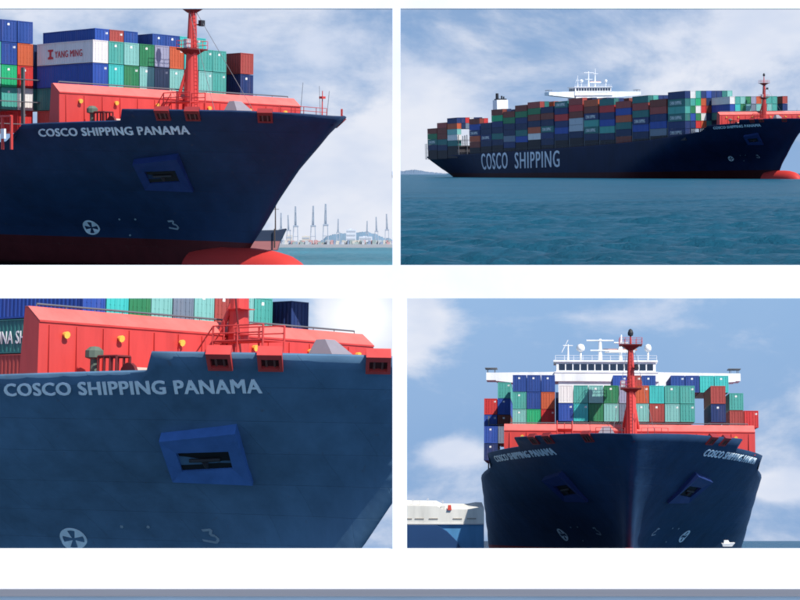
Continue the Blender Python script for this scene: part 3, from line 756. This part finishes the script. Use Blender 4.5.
SEA_A = sea_mat('sea water teal', (0.008, 0.070, 0.116), 0.30, 1.13, 2.0, 1.0)
sea('sea', 173.0, 2.4, 396.5, 880, 36.6, 9000, SEA_A, 0.19, .55, 400, 900, seed=3)
sea('sea', 197.0, 1.12, -60, 396.3, 22.7, 36.0, sea_mat('sea water pale', (0.05, 0.17, 0.22), 0.3, 1.2, 6.0, 0.5), 0.05, .12, 160, 200, seed=5)
sea('sea', 540.5, 0.28, 398, 880, 13.0, 900, sea_mat('sea water blue', (0.02, 0.09, 0.17), 0.25, 1.2, 6.0, 0.5), 0.03, .12, 160, 260, seed=7)

# ------------------------------------------------------------------ container plans
TZ = {'X': 17.75, 'Y': 20.90, 'Z': 24.05, 'A': 27.20, 'B': 30.36, 'C': 33.51}
TIERWORD = {'C': 'top tier', 'B': 'upper tier', 'A': 'tier just above the breakwater', 'Z': 'tier beside the breakwater', 'Y': 'bottom tier'}
BAY1_B = ['white', 'teal', 'pale teal', 'green', 'lavender grey', 'orange', 'bright teal', 'teal', 'teal', None, 'brick red']
BAY1_A = ['blue', 'bright teal', 'green', 'pale teal', 'slate grey', 'pale teal', 'brick red', 'pale teal', 'teal', None, 'navy blue']
P = 2.61
def bay2_edge(i): return 24.8 - P * i
BAY2 = {  # column: {tier: colour}
 0: {'Z': 'blue', 'Y': 'navy blue'}, 1: {'Z': 'slate grey'},
 2: {'C': 'mid blue', 'B': 'teal', 'A': 'pale teal'}, 3: {'C': 'mid blue', 'B': 'mid blue', 'A': 'bright green', 'Z': 'teal'},
 4: {'C': 'mid blue', 'B': 'orange', 'A': 'red', 'Z': 'white', 'Y': 'red'}, 5: {'B': 'dark navy', 'A': 'navy blue', 'Z': 'dark teal'},
 9: {'C': 'blue'}, 10: {'C': 'brick red'}, 11: {'C': 'mid blue'}, 13: {'C': 'mid blue'}, 14: {'C': 'mid blue'}, 15: {'C': 'bright teal'}, 16: {'C': 'bright teal'},
 17: {'B': 'teal', 'A': 'brick red'}, 18: {'A': 'red'}}
BAY3 = {0: {'B': 'red', 'A': 'blue'}, 1: {'C': 'teal', 'B': 'blue', 'A': 'rust brown'}}
def front_bays(M, view, bay1_rows, x1=-36.62, s1=12.04, x2=-51.0, s2=0.0, cols2=None, bay3=False, words=('front stack', 'second stack', 'third stack')):
    out = {}
    grp = 'shipping containers stacked behind the bow'
    for t, row in (('B', BAY1_B), ('A', BAY1_A)):
        if t not in bay1_rows: continue
        n = 0
        for i, c in enumerate(row):
            if not c: continue
            w = ORD[n] + ' from left' if i < 10 else 'rightmost'
            n += 1
            out[('1', i, t)] = container(M, x1, s1 - P * i, TZ[t], c, f'{c} container {w}, {"upper" if t == "B" else "lower"} row of front stack, {view}', grp)
    for t, c, wd in (('Z', 'dark teal', 'third row down'), ('Y', 'brick red', 'bottom row')):
        if t in bay1_rows: out[('1', 0, t)] = container(M, x1, s1, TZ[t], c, f'{c} container in {wd} at left end of front stack, {view}', grp)
    for i, col in BAY2.items():
        if cols2 is not None and i not in cols2: continue
        for t, c in col.items():
            w = ORD[i] + ' column'
            out[('2', i, t)] = container(M, x2, bay2_edge(i) + s2, TZ[t], c, f'{c} container, {TIERWORD[t]}, {w} of second stack, {view}', grp)
    if bay3:
        for i, col in BAY3.items():
            for t, c in col.items():
                out[('3', i, t)] = container(M, -66.0, 25.5 - P * i + s2, TZ[t], c, f'{c} container, {TIERWORD[t]}, {ORD[i]} column of third stack, {view}', grp)
    return out

NAVY = (0.012, 0.032, 0.085)
MARK_BLUE = paint('bolster blue paint', (0.014, 0.034, 0.135), rough=.5, wear=.1)
POCKET = [(-24.7, 17.2), (-18.9, 18.0), (-21.6, 13.3), (-27.3, 13.4), (-24.6, 16.0), (-20.8, 16.25), (-21.9, 14.5), (-25.8, 14.2)]
def bow_marks(root, sides=(1,), z=(19.98, 20.45, 20.92, 21.48), xa=-34.1, xf=-15.3, thr=(-40.7, 7.7), bul=(-28.6, 8.4), pocket=POCKET, blue=MARK_BLUE, ink=None):
    for s in sides:
        hull_text(root, 'ship_name', 'COSCO SHIPPING PANAMA', xa, xf, z[0], z[1], z[2], z[3], s, lean=.62, mat=ink, bold=.034)
        thruster_mark(root, thr[0], thr[1], 1.12, s); bulb_mark(root, bul[0], bul[1], 1.35, 1.15, s)
        anchor_pocket(root, pocket, blue, s)
        for (x, zz) in ((-35.5, 9.0), (-33.3, 9.05), (-36.0, 6.75)):
            d = MB(); disc_on_hull(d, x, zz, .14, s, .03, n=8); d.build('hull_mark', FAINT(), root)

# ------------------------------------------------------------------ ship 1: bow close-up, upper left opening
def ship_upper_left():
    V = 'upper left view'
    M = ship_matrix(45.51, -4.24, -.95, (-7.8, 22.9, 201.5), 0.11)
    root = empty('container_ship', M, 'navy container ship bow with pale name lettering, red breakwater and bulb, upper left', 'ship', 'container ships')
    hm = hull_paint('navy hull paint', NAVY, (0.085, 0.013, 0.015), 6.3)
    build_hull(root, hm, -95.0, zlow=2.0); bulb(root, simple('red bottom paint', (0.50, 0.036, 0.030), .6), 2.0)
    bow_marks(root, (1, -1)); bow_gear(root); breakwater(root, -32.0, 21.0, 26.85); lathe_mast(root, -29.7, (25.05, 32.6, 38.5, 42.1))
    cs = front_bays(M, V, 'BAZY', cols2=None, s1=11.6)
    red = simple('red box lettering', (.55, .05, .06), .6)
    side_text(cs[('1', 0, 'B')], 'YANG MING', red, -9.3, -2.6, .95, 1.9, [[(-11.0, .8), (-9.7, .8), (-9.7, 1.05), (-10.15, 1.2), (-10.15, 1.8), (-9.7, 1.95), (-9.7, 2.15), (-11.0, 2.15), (-11.0, 1.95), (-10.6, 1.8), (-10.6, 1.2), (-11.0, 1.05)]])
    lashing_bridge(root, -50.4 + .35, 24.5, 19, 30)
    # rails and lashing posts on the main deck edge beside the forecastle
    r = MB()
    for x in np.arange(-37, -60, -2.2): r.box(x - .15, x + .15, -24.2, -23.9, 18.2, 22.6)
    for z in (20.4, 22.6): r.box(-60, -37, -24.25, -23.85, z - .12, z + .12)
    r.build('lashing_frame', RED(), root)
    r = MB()
    for x in np.arange(-38, -46, -1.5): r.box(x - .4, x + .4, -24.8, -24.5, 19.6, 20.9)
    r.build('fire_box', WHITE(), root)
    return root, M
ship_upper_left()

# ------------------------------------------------------------------ ship 3: very close bow, lower left opening
def ship_lower_left():
    V = 'lower left view'
    M = ship_matrix(50.39, 4.62, -.87, (8.4, -5.2, 123.6), 0.145)
    root = empty('container_ship', M, 'navy container ship bow seen very close with anchor pocket and long red breakwater, lower left', 'ship', 'container ships')
    hm = hull_paint('hazy navy hull paint', (0.085, 0.170, 0.27), (0.30, 0.022, 0.022), 5.0)  # navy lightened to stand for haze and brighter exposure in this view
    Mi = M.inverted(); cut = (Mi @ Vector((-.02, 18, 0)), (Mi.to_3x3() @ Vector((1, 0, 0))).normalized())     # the model stops at the pier between the openings
    build_hull(root, hm, -75.0, cut=cut)
    bow_marks(root, (1,), ink=simple('bright letter white', (.86, .92, .95), .5), blue=paint('bright bolster blue paint', (0.06, 0.16, 0.42), rough=.5, wear=.1)); bow_gear(root, 3); breakwater(root, -32.0, 20.4, 27.1, -.9); mast_stump(root, -29.7, 25.05, 29.6)  # letter white and bolster blue brightened to match that exposure
    cs = front_bays(M, V, 'AZY', cols2=())
    side_text(cs[('1', 0, 'Z')], 'CHINA SHIPPING', simple('white box lettering', (.8, .82, .8), .6), -13.5, -4.2, .85, 2.0)
ship_lower_left()

# ------------------------------------------------------------------ ship 4: bow on, lower right opening
def ship_lower_right():
    global _ZQ
    keep = _ZQ; _ZQ = [(-4, 1.95, 88), (0, 1.85, 84), (7.5, 1.72, 72), (15, 1.15, 59)] + keep[4:]
    V = 'lower right view'
    M = ship_matrix(-5.6, 8.12, -.76, (35., -20.3, 239.9), 0.11)
    root = empty('container_ship', M, 'navy container ship seen bow on with white bridge above stacked boxes, lower right', 'ship', 'container ships')
    hm = hull_paint('deep navy hull paint', (0.014, 0.042, 0.098), (0.28, 0.02, 0.02), 5.4)
    build_hull(root, hm, -125.0); bulb(root, simple('red bottom paint', (0.50, 0.036, 0.030), .6), None, .2)
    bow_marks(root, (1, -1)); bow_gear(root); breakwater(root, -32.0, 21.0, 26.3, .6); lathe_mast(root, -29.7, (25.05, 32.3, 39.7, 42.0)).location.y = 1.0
    front_bays(M, V, 'BA', s1=11.2, s2=0.0, bay3=True)
    lashing_bridge(root, -65.3, 24.5, 19, 30)
    bridge_house(root, -86.0, (26, 25), z=38.7, ms=.62)
    _ZQ = keep
ship_lower_right()

# ------------------------------------------------------------------ ship 2: the whole ship, upper right opening
def ship_upper_right():
    V = 'upper right view'
    M = ship_matrix(21.94, -4.85, 1.31, (161.9, 71.8, 635.2), 1.0)
    root = empty('container_ship', M, 'whole navy container ship under way with boxes piled along its deck, upper right', 'ship', 'container ships')
    hm = hull_paint('dark navy hull paint', (0.005, 0.014, 0.050), (0.045, 0.009, 0.011), 2.7, .55, .15)
    build_hull(root, hm, -335.5, stern=True, deck_mat=simple('brown deck paint', (.10, .05, .045), .7)); bulb(root, simple('red bottom paint', (0.50, 0.036, 0.030), .6), None, -3.2)
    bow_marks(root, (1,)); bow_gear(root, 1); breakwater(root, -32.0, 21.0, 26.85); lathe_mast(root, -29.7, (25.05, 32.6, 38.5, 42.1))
    for txt, a, b in (('COSCO', -254.5, -221.0), ('SHIPPING', -212.5, -163.0)):
        hull_text(root, 'side_lettering', txt, a, b, 4.5 if txt == 'COSCO' else 4.9, 5.0 if txt == 'COSCO' else 5.4, 13.2, 13.5, 1, bold=.012, spacing=1.15, mat=simple('white side lettering', (.62, .67, .74), .5))
    # first stack as in the other views
    grp = 'shipping containers piled on the whole ship'
    for t, row in (('B', BAY1_B), ('A', BAY1_A)):
        n = 0
        for i, c in enumerate(row):
            if not c: continue
            n += 1
            container(M, -36.62, 12.04 - P * i, TZ[t], c, f'{c} container {ORD[n - 1]} from left, {"upper" if t == "B" else "lower"} row of foremost stack, {V}', grp, False)
    container(M, -36.62, 12.04, TZ['Z'], 'dark teal', f'dark teal container under left end of foremost stack, {V}', grp, False)
    # stacks from the bow aft: front station, tiers at the side, top of pile, colours of the side tiers from the bottom, top front colours
    rnd = random.Random(11)
    pal = ['navy blue', 'dark navy', 'blue', 'dark navy', 'navy blue', 'rust brown', 'brick red', 'dark teal', 'green', 'teal', 'slate grey', 'rust brown', 'orange', 'white', 'pale teal', 'red']
    bays = [(-51, 36.6, ['navy blue', 'navy blue', 'dark teal', 'teal', 'dark teal', 'navy blue']),
            (-66, 34.0, ['slate grey', 'blue', 'navy blue', 'brick red', 'rust brown']), (-81, 36.2, ['dark navy', 'blue', 'navy blue', 'dark teal', 'brick red', 'dark teal']),
            (-96, 34.6, ['rust brown', 'dark navy', 'dark teal', 'orange', 'blue', 'brick red']), (-111, 36.4, ['dark navy', 'teal', 'blue', 'navy blue', 'red', 'dark teal']),
            (-126, 36.6, ['dark navy', 'dark teal', 'teal', 'navy blue', 'rust brown', 'orange']), (-141, 38.0, ['dark navy', 'pale grey', 'pale grey', 'rust brown', 'red', 'brick red']),
            (-156, 37.2, ['dark navy', 'blue', 'navy blue', 'red', 'navy blue', 'dark teal']), (-170.9, 35.2, ['dark navy', 'navy blue', 'dark teal', 'dark navy', 'rust brown', 'dark navy']), (-185.2, 38.2, ['white', 'orange', 'dark navy', 'rust brown', 'green', 'brick red']),
            (-199.7, 37.2, ['blue', 'dark teal', 'dark navy', 'navy blue', 'green', 'rust brown']), (-214, 34.6, ['navy blue', 'slate grey', 'dark navy', 'dark navy', 'green', 'rust brown']),
            (-228.2, 36.2, ['dark navy', 'dark teal', 'dark navy', 'navy blue', 'bright green', 'rust brown']), (-242.5, 29.6, ['dark navy', 'navy blue', 'dark navy', 'dark navy']),
            (-257, 32.4, ['rust brown', 'orange', 'navy blue', 'blue', 'rust brown']), (-287, 33.8, ['dark teal', 'white', 'pale teal', 'orange', 'navy blue']),
            (-301.5, 31.6, ['dark navy', 'dark teal', 'rust brown', 'rust brown', 'brick red']), (-315.8, 28.8, ['dark navy', 'dark teal', 'green', 'rust brown'])]
    tops = {}
    hatch = simple('hatch coaming steel', (.035, .03, .035), .7)
    for (x, top, cols) in bays:
        z0 = top - len(cols) * 3.15; c = MB(); c.box(x - 13.6, x - .2, -24.5, 24.5, min(ztop(x), ztop(x - 14)) - 1.6, z0 - .01); c.build('hatch_coaming', hatch, root)
    for bi, (x, top, cols) in enumerate(bays):
        n = len(cols); z0 = top - n * 3.15
        for t, c in enumerate(cols):
            cb = container(M, x, 24.6, z0 + 3.15 * t, c, f'{c} container on outer side, {ORD[t]} tier of {ORD[bi + 1]} stack from bow, {V}', grp, False)
            if c in ('dark teal', 'teal', 'navy blue') and (bi + t) % 2 == 0: side_text(cb, 'CHINA SHIPPING', simple('white box lettering', (.8, .82, .8), .6), -12.2, -3.0, .7, 2.2)
        # boxes across the top of the stack, and those whose fronts stand clear of the next stack forward
        for i in range(1, (2 if x == -170.9 else 7) if bi else 9):
            for t in range(n - 1 - (1 if bi in (0, 7, 9, 15) else 0), n):
                if t == n - 1 and rnd.random() < .32 and bi: continue
                c = rnd.choice(pal)
                if bi == 0: c = [['teal', 'white'], ['bright green', 'teal'], ['orange', 'navy blue']][min(i - 1, 2)][t - n + 2] if i < 4 else rnd.choice(pal)
                container(M, x, 24.6 - P * i, z0 + 3.15 * t, c, f'{c} container {ORD[i]} column inboard, {ORD[t]} tier, {ORD[bi + 1]} stack from bow, {V}', grp, False)
    # second stack: whole front face stands clear of the narrow first stack
    for i, (c1, c2, c3, c4) in enumerate([('navy blue', 'blue', 'green', 'navy blue'), ('red', 'green', 'white', 'navy blue'), ('orange', 'white', 'red', 'navy blue')]):
        for t, c in enumerate((c1, c2, c3)):
            container(M, -51, 24.6 - P * (i + 1), 36.6 - 6 * 3.15 + 3.15 * (t + 1), c, f'{c} container {ORD[i + 1]} across the front, {ORD[t + 1]} tier of second stack, {V}', grp, False)
    for i in (4, 5, 6, 7):
        for t in (1, 2, 3): container(M, -51, 24.6 - P * i, 36.6 - 6 * 3.15 + 3.15 * t, ('dark navy', 'rust brown', 'dark teal')[(i + t) % 3], f'{("dark navy", "rust brown", "dark teal")[(i + t) % 3]} container {ORD[i]} across the front, {ORD[t]} tier of second stack, {V}', grp, False)
    lbx = [b[0] + .75 for b in bays[1:]]
    for x in lbx: lashing_bridge(root, x, 24.2, ztop(x) - 1, 24)
    bridge_house(root, -172.0, (26, 25))
    f = MB(); f.box(-281, -275.5, -5.2, 1.6, 13, 42.8); fn = f.build('funnel', WHITE(), root)
    e = MB(); e.box(-280.5, -276, -4.5, 1.0, 42.803, 43.5); e.tube((-279, -3.4, 43.5), (-279, -3.4, 46.6), .95, .85); e.tube((-279, -.6, 43.5), (-279, -.6, 45.2), .5); e.tube((-278.5, .4, 43.4), (-278.5, .4, 44.8), .4); e.build('exhaust_pipe', DARK(), fn)
    s = MB(); 
    for y in np.arange(-23.5, 24, 4.2): s.box(-335.1, -334.7, y - .18, y + .18, 11.0, 20)
    for z in (14.8, 17.4, 20): s.box(-335.15, -334.65, -23.6, 23.6, z - .15, z + .15)
    for x in (-334.4, -332.2, -330.0): s.box(x - .15, x + .15, -24.2, -23.9, 11.0, 20)
    s.build('stern_frame', PALE(), root)
    # deck-edge rail
    pts = [(x, -(hb(x, ztop(x)) - .4), ztop(x) - .05) for x in np.arange(-38, -322, -12)]
    railing(root, pts, 1.2, 3.0, STEEL(), .05)
ship_upper_right()

# ------------------------------------------------------------------ what stands behind the ships
def at(u, v, d): return Vector(((u - 400) / F * d, d, (300 - v) / F * d))
def world_thing(name, loc, label, cat, group=None): return empty(name, Matrix.Translation(loc), label, cat, group)
def gantry_crane(u, d, vt, vb, label, lean):
    """quay crane with its boom raised; sizes follow its height"""
    base = at(u, vb, d); H = (vb - vt) / F * d; t = H / 40
    r = world_thing('quay_crane', base, label, 'crane', 'quay cranes along the far shore')
    m = simple('hazy crane blue', (.36, .41, .48), .6)  # distance haze is put into the cranes' pale colour
    w, dp = 5.2 * t, 3.2 * t; lg = MB()
    for x in (-w / 2, w / 2):
        for y in (0, dp): lg.tube((x, y, 0), (x * .8, y, 20 * t), .45 * t, .38 * t, 6)
        lg.tube((x, 0, 9 * t), (x, dp, 9 * t), .3 * t, n=6)
    lg.tube((-w / 2, 0, 9 * t), (w / 2, 0, 9 * t), .3 * t, n=6); lg.build('leg', m, r)
    b = MB(); b.box(-w * .5, w * .5, -.5 * t, dp + 6 * t, 19 * t, 20.4 * t); b.build('girder', m, r)
    a = MB(); a.tube((-.9 * t, 0, 20 * t), (lean * t - .4 * t, -3 * t, 40 * t), .55 * t, .4 * t, 6); a.tube((.9 * t, 0, 20 * t), (lean * t + .4 * t, -3 * t, 40 * t), .55 * t, .4 * t, 6)
    for q in range(1, 9):
        z = 20 + 20 * q / 9; xx = lean * q / 9; a.tube(((xx - .8) * t, -q / 3 * t, z * t), ((xx + .8) * t, -q / 3 * t, z * t), .2 * t, n=5)
    a.build('boom', m, r)
    c = MB(); c.tube((0, 1 * t, 20 * t), (0, 1 * t, 28 * t), .5 * t, .4 * t, 6); c.tube((0, 1 * t, 28 * t), (lean * .6 * t, -2 * t, 34 * t), .15 * t, n=5); c.build('apex_frame', m, r)
    return r
def far_shore():  # haze is put into the pale shore colours
    d = 35.8
    # quay and hill
    q = MB(); a, b = at(236, 247.5, d), at(396, 247.5, d); q.box(a.x, b.x, d - .35, d + 1.0, a.z - .05, at(0, 244.8, d).z); tag(q.build('quay', simple('pale concrete quay', (.38, .38, .40), .8)), kind='structure')
    def ridge(name, us, vsx, vb, d, thick, mat):
        bm = bmesh.new(); rng = np.random.default_rng(4); rows = []
        uu = np.linspace(us[0], us[-1], 90); vv = np.interp(uu, us, vsx) + rng.normal(0, .25, 90) + .5 * np.sin(uu * .9) * .6
        for k, (f, dy) in enumerate(((0, -thick), (.55, -thick * .55), (.86, -thick * .25), (1, 0), (.6, thick * .6), (0, thick))):
            rows.append([bm.verts.new(at(u, vb + (v - vb) * f + (rng.normal(0, .25) if 0 < f < 1 else 0), d) + Vector((0, dy, 0))) for u, v in zip(uu, vv)])
        for r0, r1 in zip(rows, rows[1:]):
            for i in range(89): bm.faces.new((r0[i], r0[i + 1], r1[i + 1], r1[i]))
        me = bpy.data.meshes.new(name); bm.to_mesh(me); bm.free()
        for p in me.polygons: p.use_smooth = True
        tag(link(name, me, mat), kind='structure')
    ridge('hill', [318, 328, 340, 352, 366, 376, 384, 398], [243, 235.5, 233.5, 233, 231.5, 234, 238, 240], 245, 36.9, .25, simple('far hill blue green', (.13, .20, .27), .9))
    for i, (u, vt, ln, lb) in enumerate([(281, 213, .3, 'shortest pale quay crane close behind the ship stem'), (288.5, 215, -.4, 'pale quay crane second from the ship stem'), (295.5, 206.5, .2, 'tall pale quay crane third from the ship stem'),
                                        (313, 206, .5, 'tall pale quay crane standing left of the hill'), (325.5, 204, .3, 'tallest pale quay crane at left foot of the hill'), (338, 219, .6, 'short pale crane just right of the tallest one'), (367, 221, .4, 'short pale crane right of the white block on the hill'), (376.5, 217, -.5, 'pale crane second from right edge of upper left opening'), (387, 214, -.6, 'pale quay crane at right edge of upper left opening')]):
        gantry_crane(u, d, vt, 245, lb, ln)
    rnd = random.Random(3)
    spec = [(346, 356, 229.5, 'white waterfront block with flat roof beside the hill'), (302, 310, 236, 'low cream warehouse between two quay cranes'),
            (359, 372, 236.5, 'long low pale shed right of the white block'), (286, 292, 235, 'small cream block behind the shortest cranes')]
    wm = [simple('white block wall', (.56, .60, .66), .7), simple('cream block wall', (.60, .57, .52), .7)]
    for u0, u1, vt, lb in spec:
        p0, p1 = at(u0, 245, d + .5), at(u1, vt, d + .5); W, Hh = p1.x - p0.x, p1.z - p0.z
        r = world_thing('waterfront_building', p0, lb, 'building', 'buildings along the far shore')
        b = MB(); b.box(0, W, 0, W * .8, 0, Hh); b.box(W * .3, W * .6, .1 * W, .4 * W, Hh, Hh * 1.06); b.build('wall', wm['cream' in lb], r)
        n = max(2, int(Hh / (3.4 / F * d)))
        for k in range(n):
            w = MB(); z = Hh * (k + .35) / n; w.box(.06 * W, .94 * W, -.004, .006, z, z + Hh * .35 / n); w.build('window_band', simple('pale window band', (.40, .45, .51), .4), r)
    # stacked boxes on the quay, too small to tell apart one from another
    bx = [MB() for _ in range(5)]
    for i in range(190):
        u = rnd.uniform(268, 393); p = at(u, 244.8, d - .2); w = rnd.uniform(1.6, 3.4) / F * d; h = rnd.choice((1, 2, 2, 3, 3.5)) * 1.35 / F * d
        bx[i % 5].box(p.x, p.x + w, d - .33 + rnd.random() * .3, d + .1, p.z, p.z + h)
    for mb, c, n in zip(bx, ((.50, .30, .30), (.45, .47, .50), (.24, .30, .40), (.55, .52, .47), (.30, .36, .35)), range(5)):
        tag(mb.build('stacked_freight', simple('freight tone %d' % n, c, .7)), 'small stacked boxes crowding the far quay', 'freight', kind='stuff')
    # dark ship lying behind the bow
    k = 30.5 / F; o = at(258, 249, 30.5); r = world_thing('cargo_ship', o, 'dark hulled ship with red bottom lying behind the big bow', 'ship')
    def pr(poly, y0, y1, name, m, par): mb = MB(); mb.prism([(a * k, b * k) for a, b in poly], y0, y1, ax=1); return mb.build(name, m, par)
    h = pr([(-30, 8), (22, 8), (28, 20.5), (20, 19), (-30, 18)], -.05, .25, 'hull', simple('black blue hull', (.03, .045, .085), .6), r)
    pr([(-30, -1), (19, -1), (21.9, 7.95), (-30, 7.95)], -.047, .247, 'bottom_paint', simple('dull pink bottom paint', (.42, .16, .16), .6), h)
    mb = MB(); mb.tube((17 * k, .1, 18 * k), (17 * k, .1, 49 * k), .75 * k, .45 * k, 8); mb.tube((13.5 * k, .1, 40 * k), (20.5 * k, .1, 40 * k), .3 * k, n=6); mb.build('mast', simple('dark brown mast', (.07, .05, .045), .6), r)
    mb = MB(); mb.tube((17 * k, -.1, 1 * k), (17 * k, -.1, 20 * k), .7 * k, n=8); mb.build('gangway_post', simple('dark brown mast', (.07, .05, .045), .6), r)
far_shore()

def car_carrier():
    d = 29.6; k = d / F; o = at(407, 549, d)
    r = world_thing('car_carrier', o, 'cream and blue car carrier lying behind the bow on ship, lower right', 'ship')
    cream = paint('cream carrier paint', (.74, .72, .66), .5, .12, 4.0); blue = paint('carrier hull blue', (.08, .25, .46), .5, .1, 4.0); navy = simple('carrier flare shade', (.018, .055, .15), .5)
    def pr(poly, y0, y1, name, m, par): mb = MB(); mb.prism([(a * k, b * k) for a, b in poly], y0, y1, ax=1); return mb.build(name, m, par)
    h = pr([(-6, -6), (77, -6), (77, 24.6), (-6, 24.6)], 0, .8, 'hull', blue, r)
    # dark panel proud of the side, coloured as the shade under the bow flare
    mb = MB(); f0 = [(-6, 24.3), (30, 24.3), (40, 18), (50, 8), (58, -6), (-6, -6)]
    mb.prism([(a * k, b * k) for a, b in f0], -.10, -.002, ax=1); mb.build('bow_flare_shade', navy, h)
    s_ = pr([(-6, 24.8), (77, 24.8), (77, 41.2), (70, 41.4), (62, 39.8), (36, 40), (30, 43), (-6, 43.5)], -.03, .8, 'superstructure', cream, r)
    for a in (-4, 8, 22, 46, 60):
        mb = MB(); mb.box(a * k, (a + 9) * k, -.04, -.031, 30 * k, 31.2 * k); mb.build('side_vent', simple('vent shade', (.34, .31, .27), .7), s_)
    mb = MB(); mb.box(-6 * k, 77 * k, -.045, -.0305, 24.85 * k, 25.8 * k); mb.build('rubbing_strake', simple('pale strake', (.5, .5, .5), .6), s_)
    mb = MB(); mb.hexa([(a * k, y, z * k) for y in (-.06, .05) for a, z in ((40.5, 39.2), (44.5, 39.2), (44, 43.8), (41, 43.8))][:0] or [(40.5 * k, -.06, 39.3 * k), (44.5 * k, -.06, 39.3 * k), (44.5 * k, .05, 39.3 * k), (40.5 * k, .05, 39.3 * k), (41 * k, -.05, 43.8 * k), (44 * k, -.05, 43.8 * k), (44 * k, .04, 43.8 * k), (41 * k, .04, 43.8 * k)]); mb.build('lifeboat', simple('orange red lifeboat', (.55, .06, .04), .5), s_)
    mb = MB(); mb.box(34 * k, 38 * k, -.02, .1, 40.2 * k, 43.2 * k); mb.build('deck_locker', cream, s_)
    for a, hh in ((6, 49), (13, 48), (21, 50.5), (27, 47), (36, 48)):
        mb = MB(); mb.tube((a * k, .15, 42 * k), (a * k, .15, hh * k), .35 * k, .2 * k, 6); mb.box((a - 1.2) * k, (a + 1.2) * k, .14, .16, (hh - 2) * k, (hh - 1.5) * k); mb.build('mast', simple('pale mast paint', (.6, .6, .62), .5), s_)
car_carrier()
def small_boat():
    d = 30.0; k = d / F; o = at(727, 545.5, d)
    r = world_thing('motor_boat', o, 'small white motor boat beside the bow on hull', 'boat')
    w = simple('white boat paint', (.8, .8, .8), .4)
    mb = MB(); mb.hexa([(-4 * k, 0, -1 * k), (5 * k, 0, -1 * k), (5 * k, .06, -1 * k), (-4 * k, .06, -1 * k), (-5 * k, -.01, 2 * k), (8 * k, -.01, 2.6 * k), (8 * k, .07, 2.6 * k), (-5 * k, .07, 2 * k)]); mb.build('hull', w, r)
    mb = MB(); mb.hexa([(-3 * k, .01, 2 * k), (3 * k, .01, 2.2 * k), (3 * k, .05, 2.2 * k), (-3 * k, .05, 2 * k), (-2.6 * k, .012, 5 * k), (1.6 * k, .012, 5 * k), (1.6 * k, .048, 5 * k), (-2.6 * k, .048, 5 * k)]); mb.build('cabin', w, r)
small_boat()
def island():
    bm = bmesh.new(); d = 2600; rng = np.random.default_rng(9); uu = np.linspace(392, 446, 60)
    prof = np.interp(uu, [392, 400, 408, 415, 421, 430, 446], [171.5, 171.3, 170.2, 169.6, 170.8, 172, 173.6]) + rng.normal(0, .22, 60)
    rows = []
    for f, dy in ((0, -30), (.7, -16), (1, 0), (0, 30)): rows.append([bm.verts.new(at(u, 176.5 + (v - 176.5) * f, d) + Vector((0, dy, 0))) for u, v in zip(uu, prof)])
    for r0, r1 in zip(rows, rows[1:]):
        for i in range(59): bm.faces.new((r0[i], r0[i + 1], r1[i + 1], r1[i]))
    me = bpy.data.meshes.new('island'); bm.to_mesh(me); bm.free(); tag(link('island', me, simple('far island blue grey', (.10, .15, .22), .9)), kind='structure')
island()
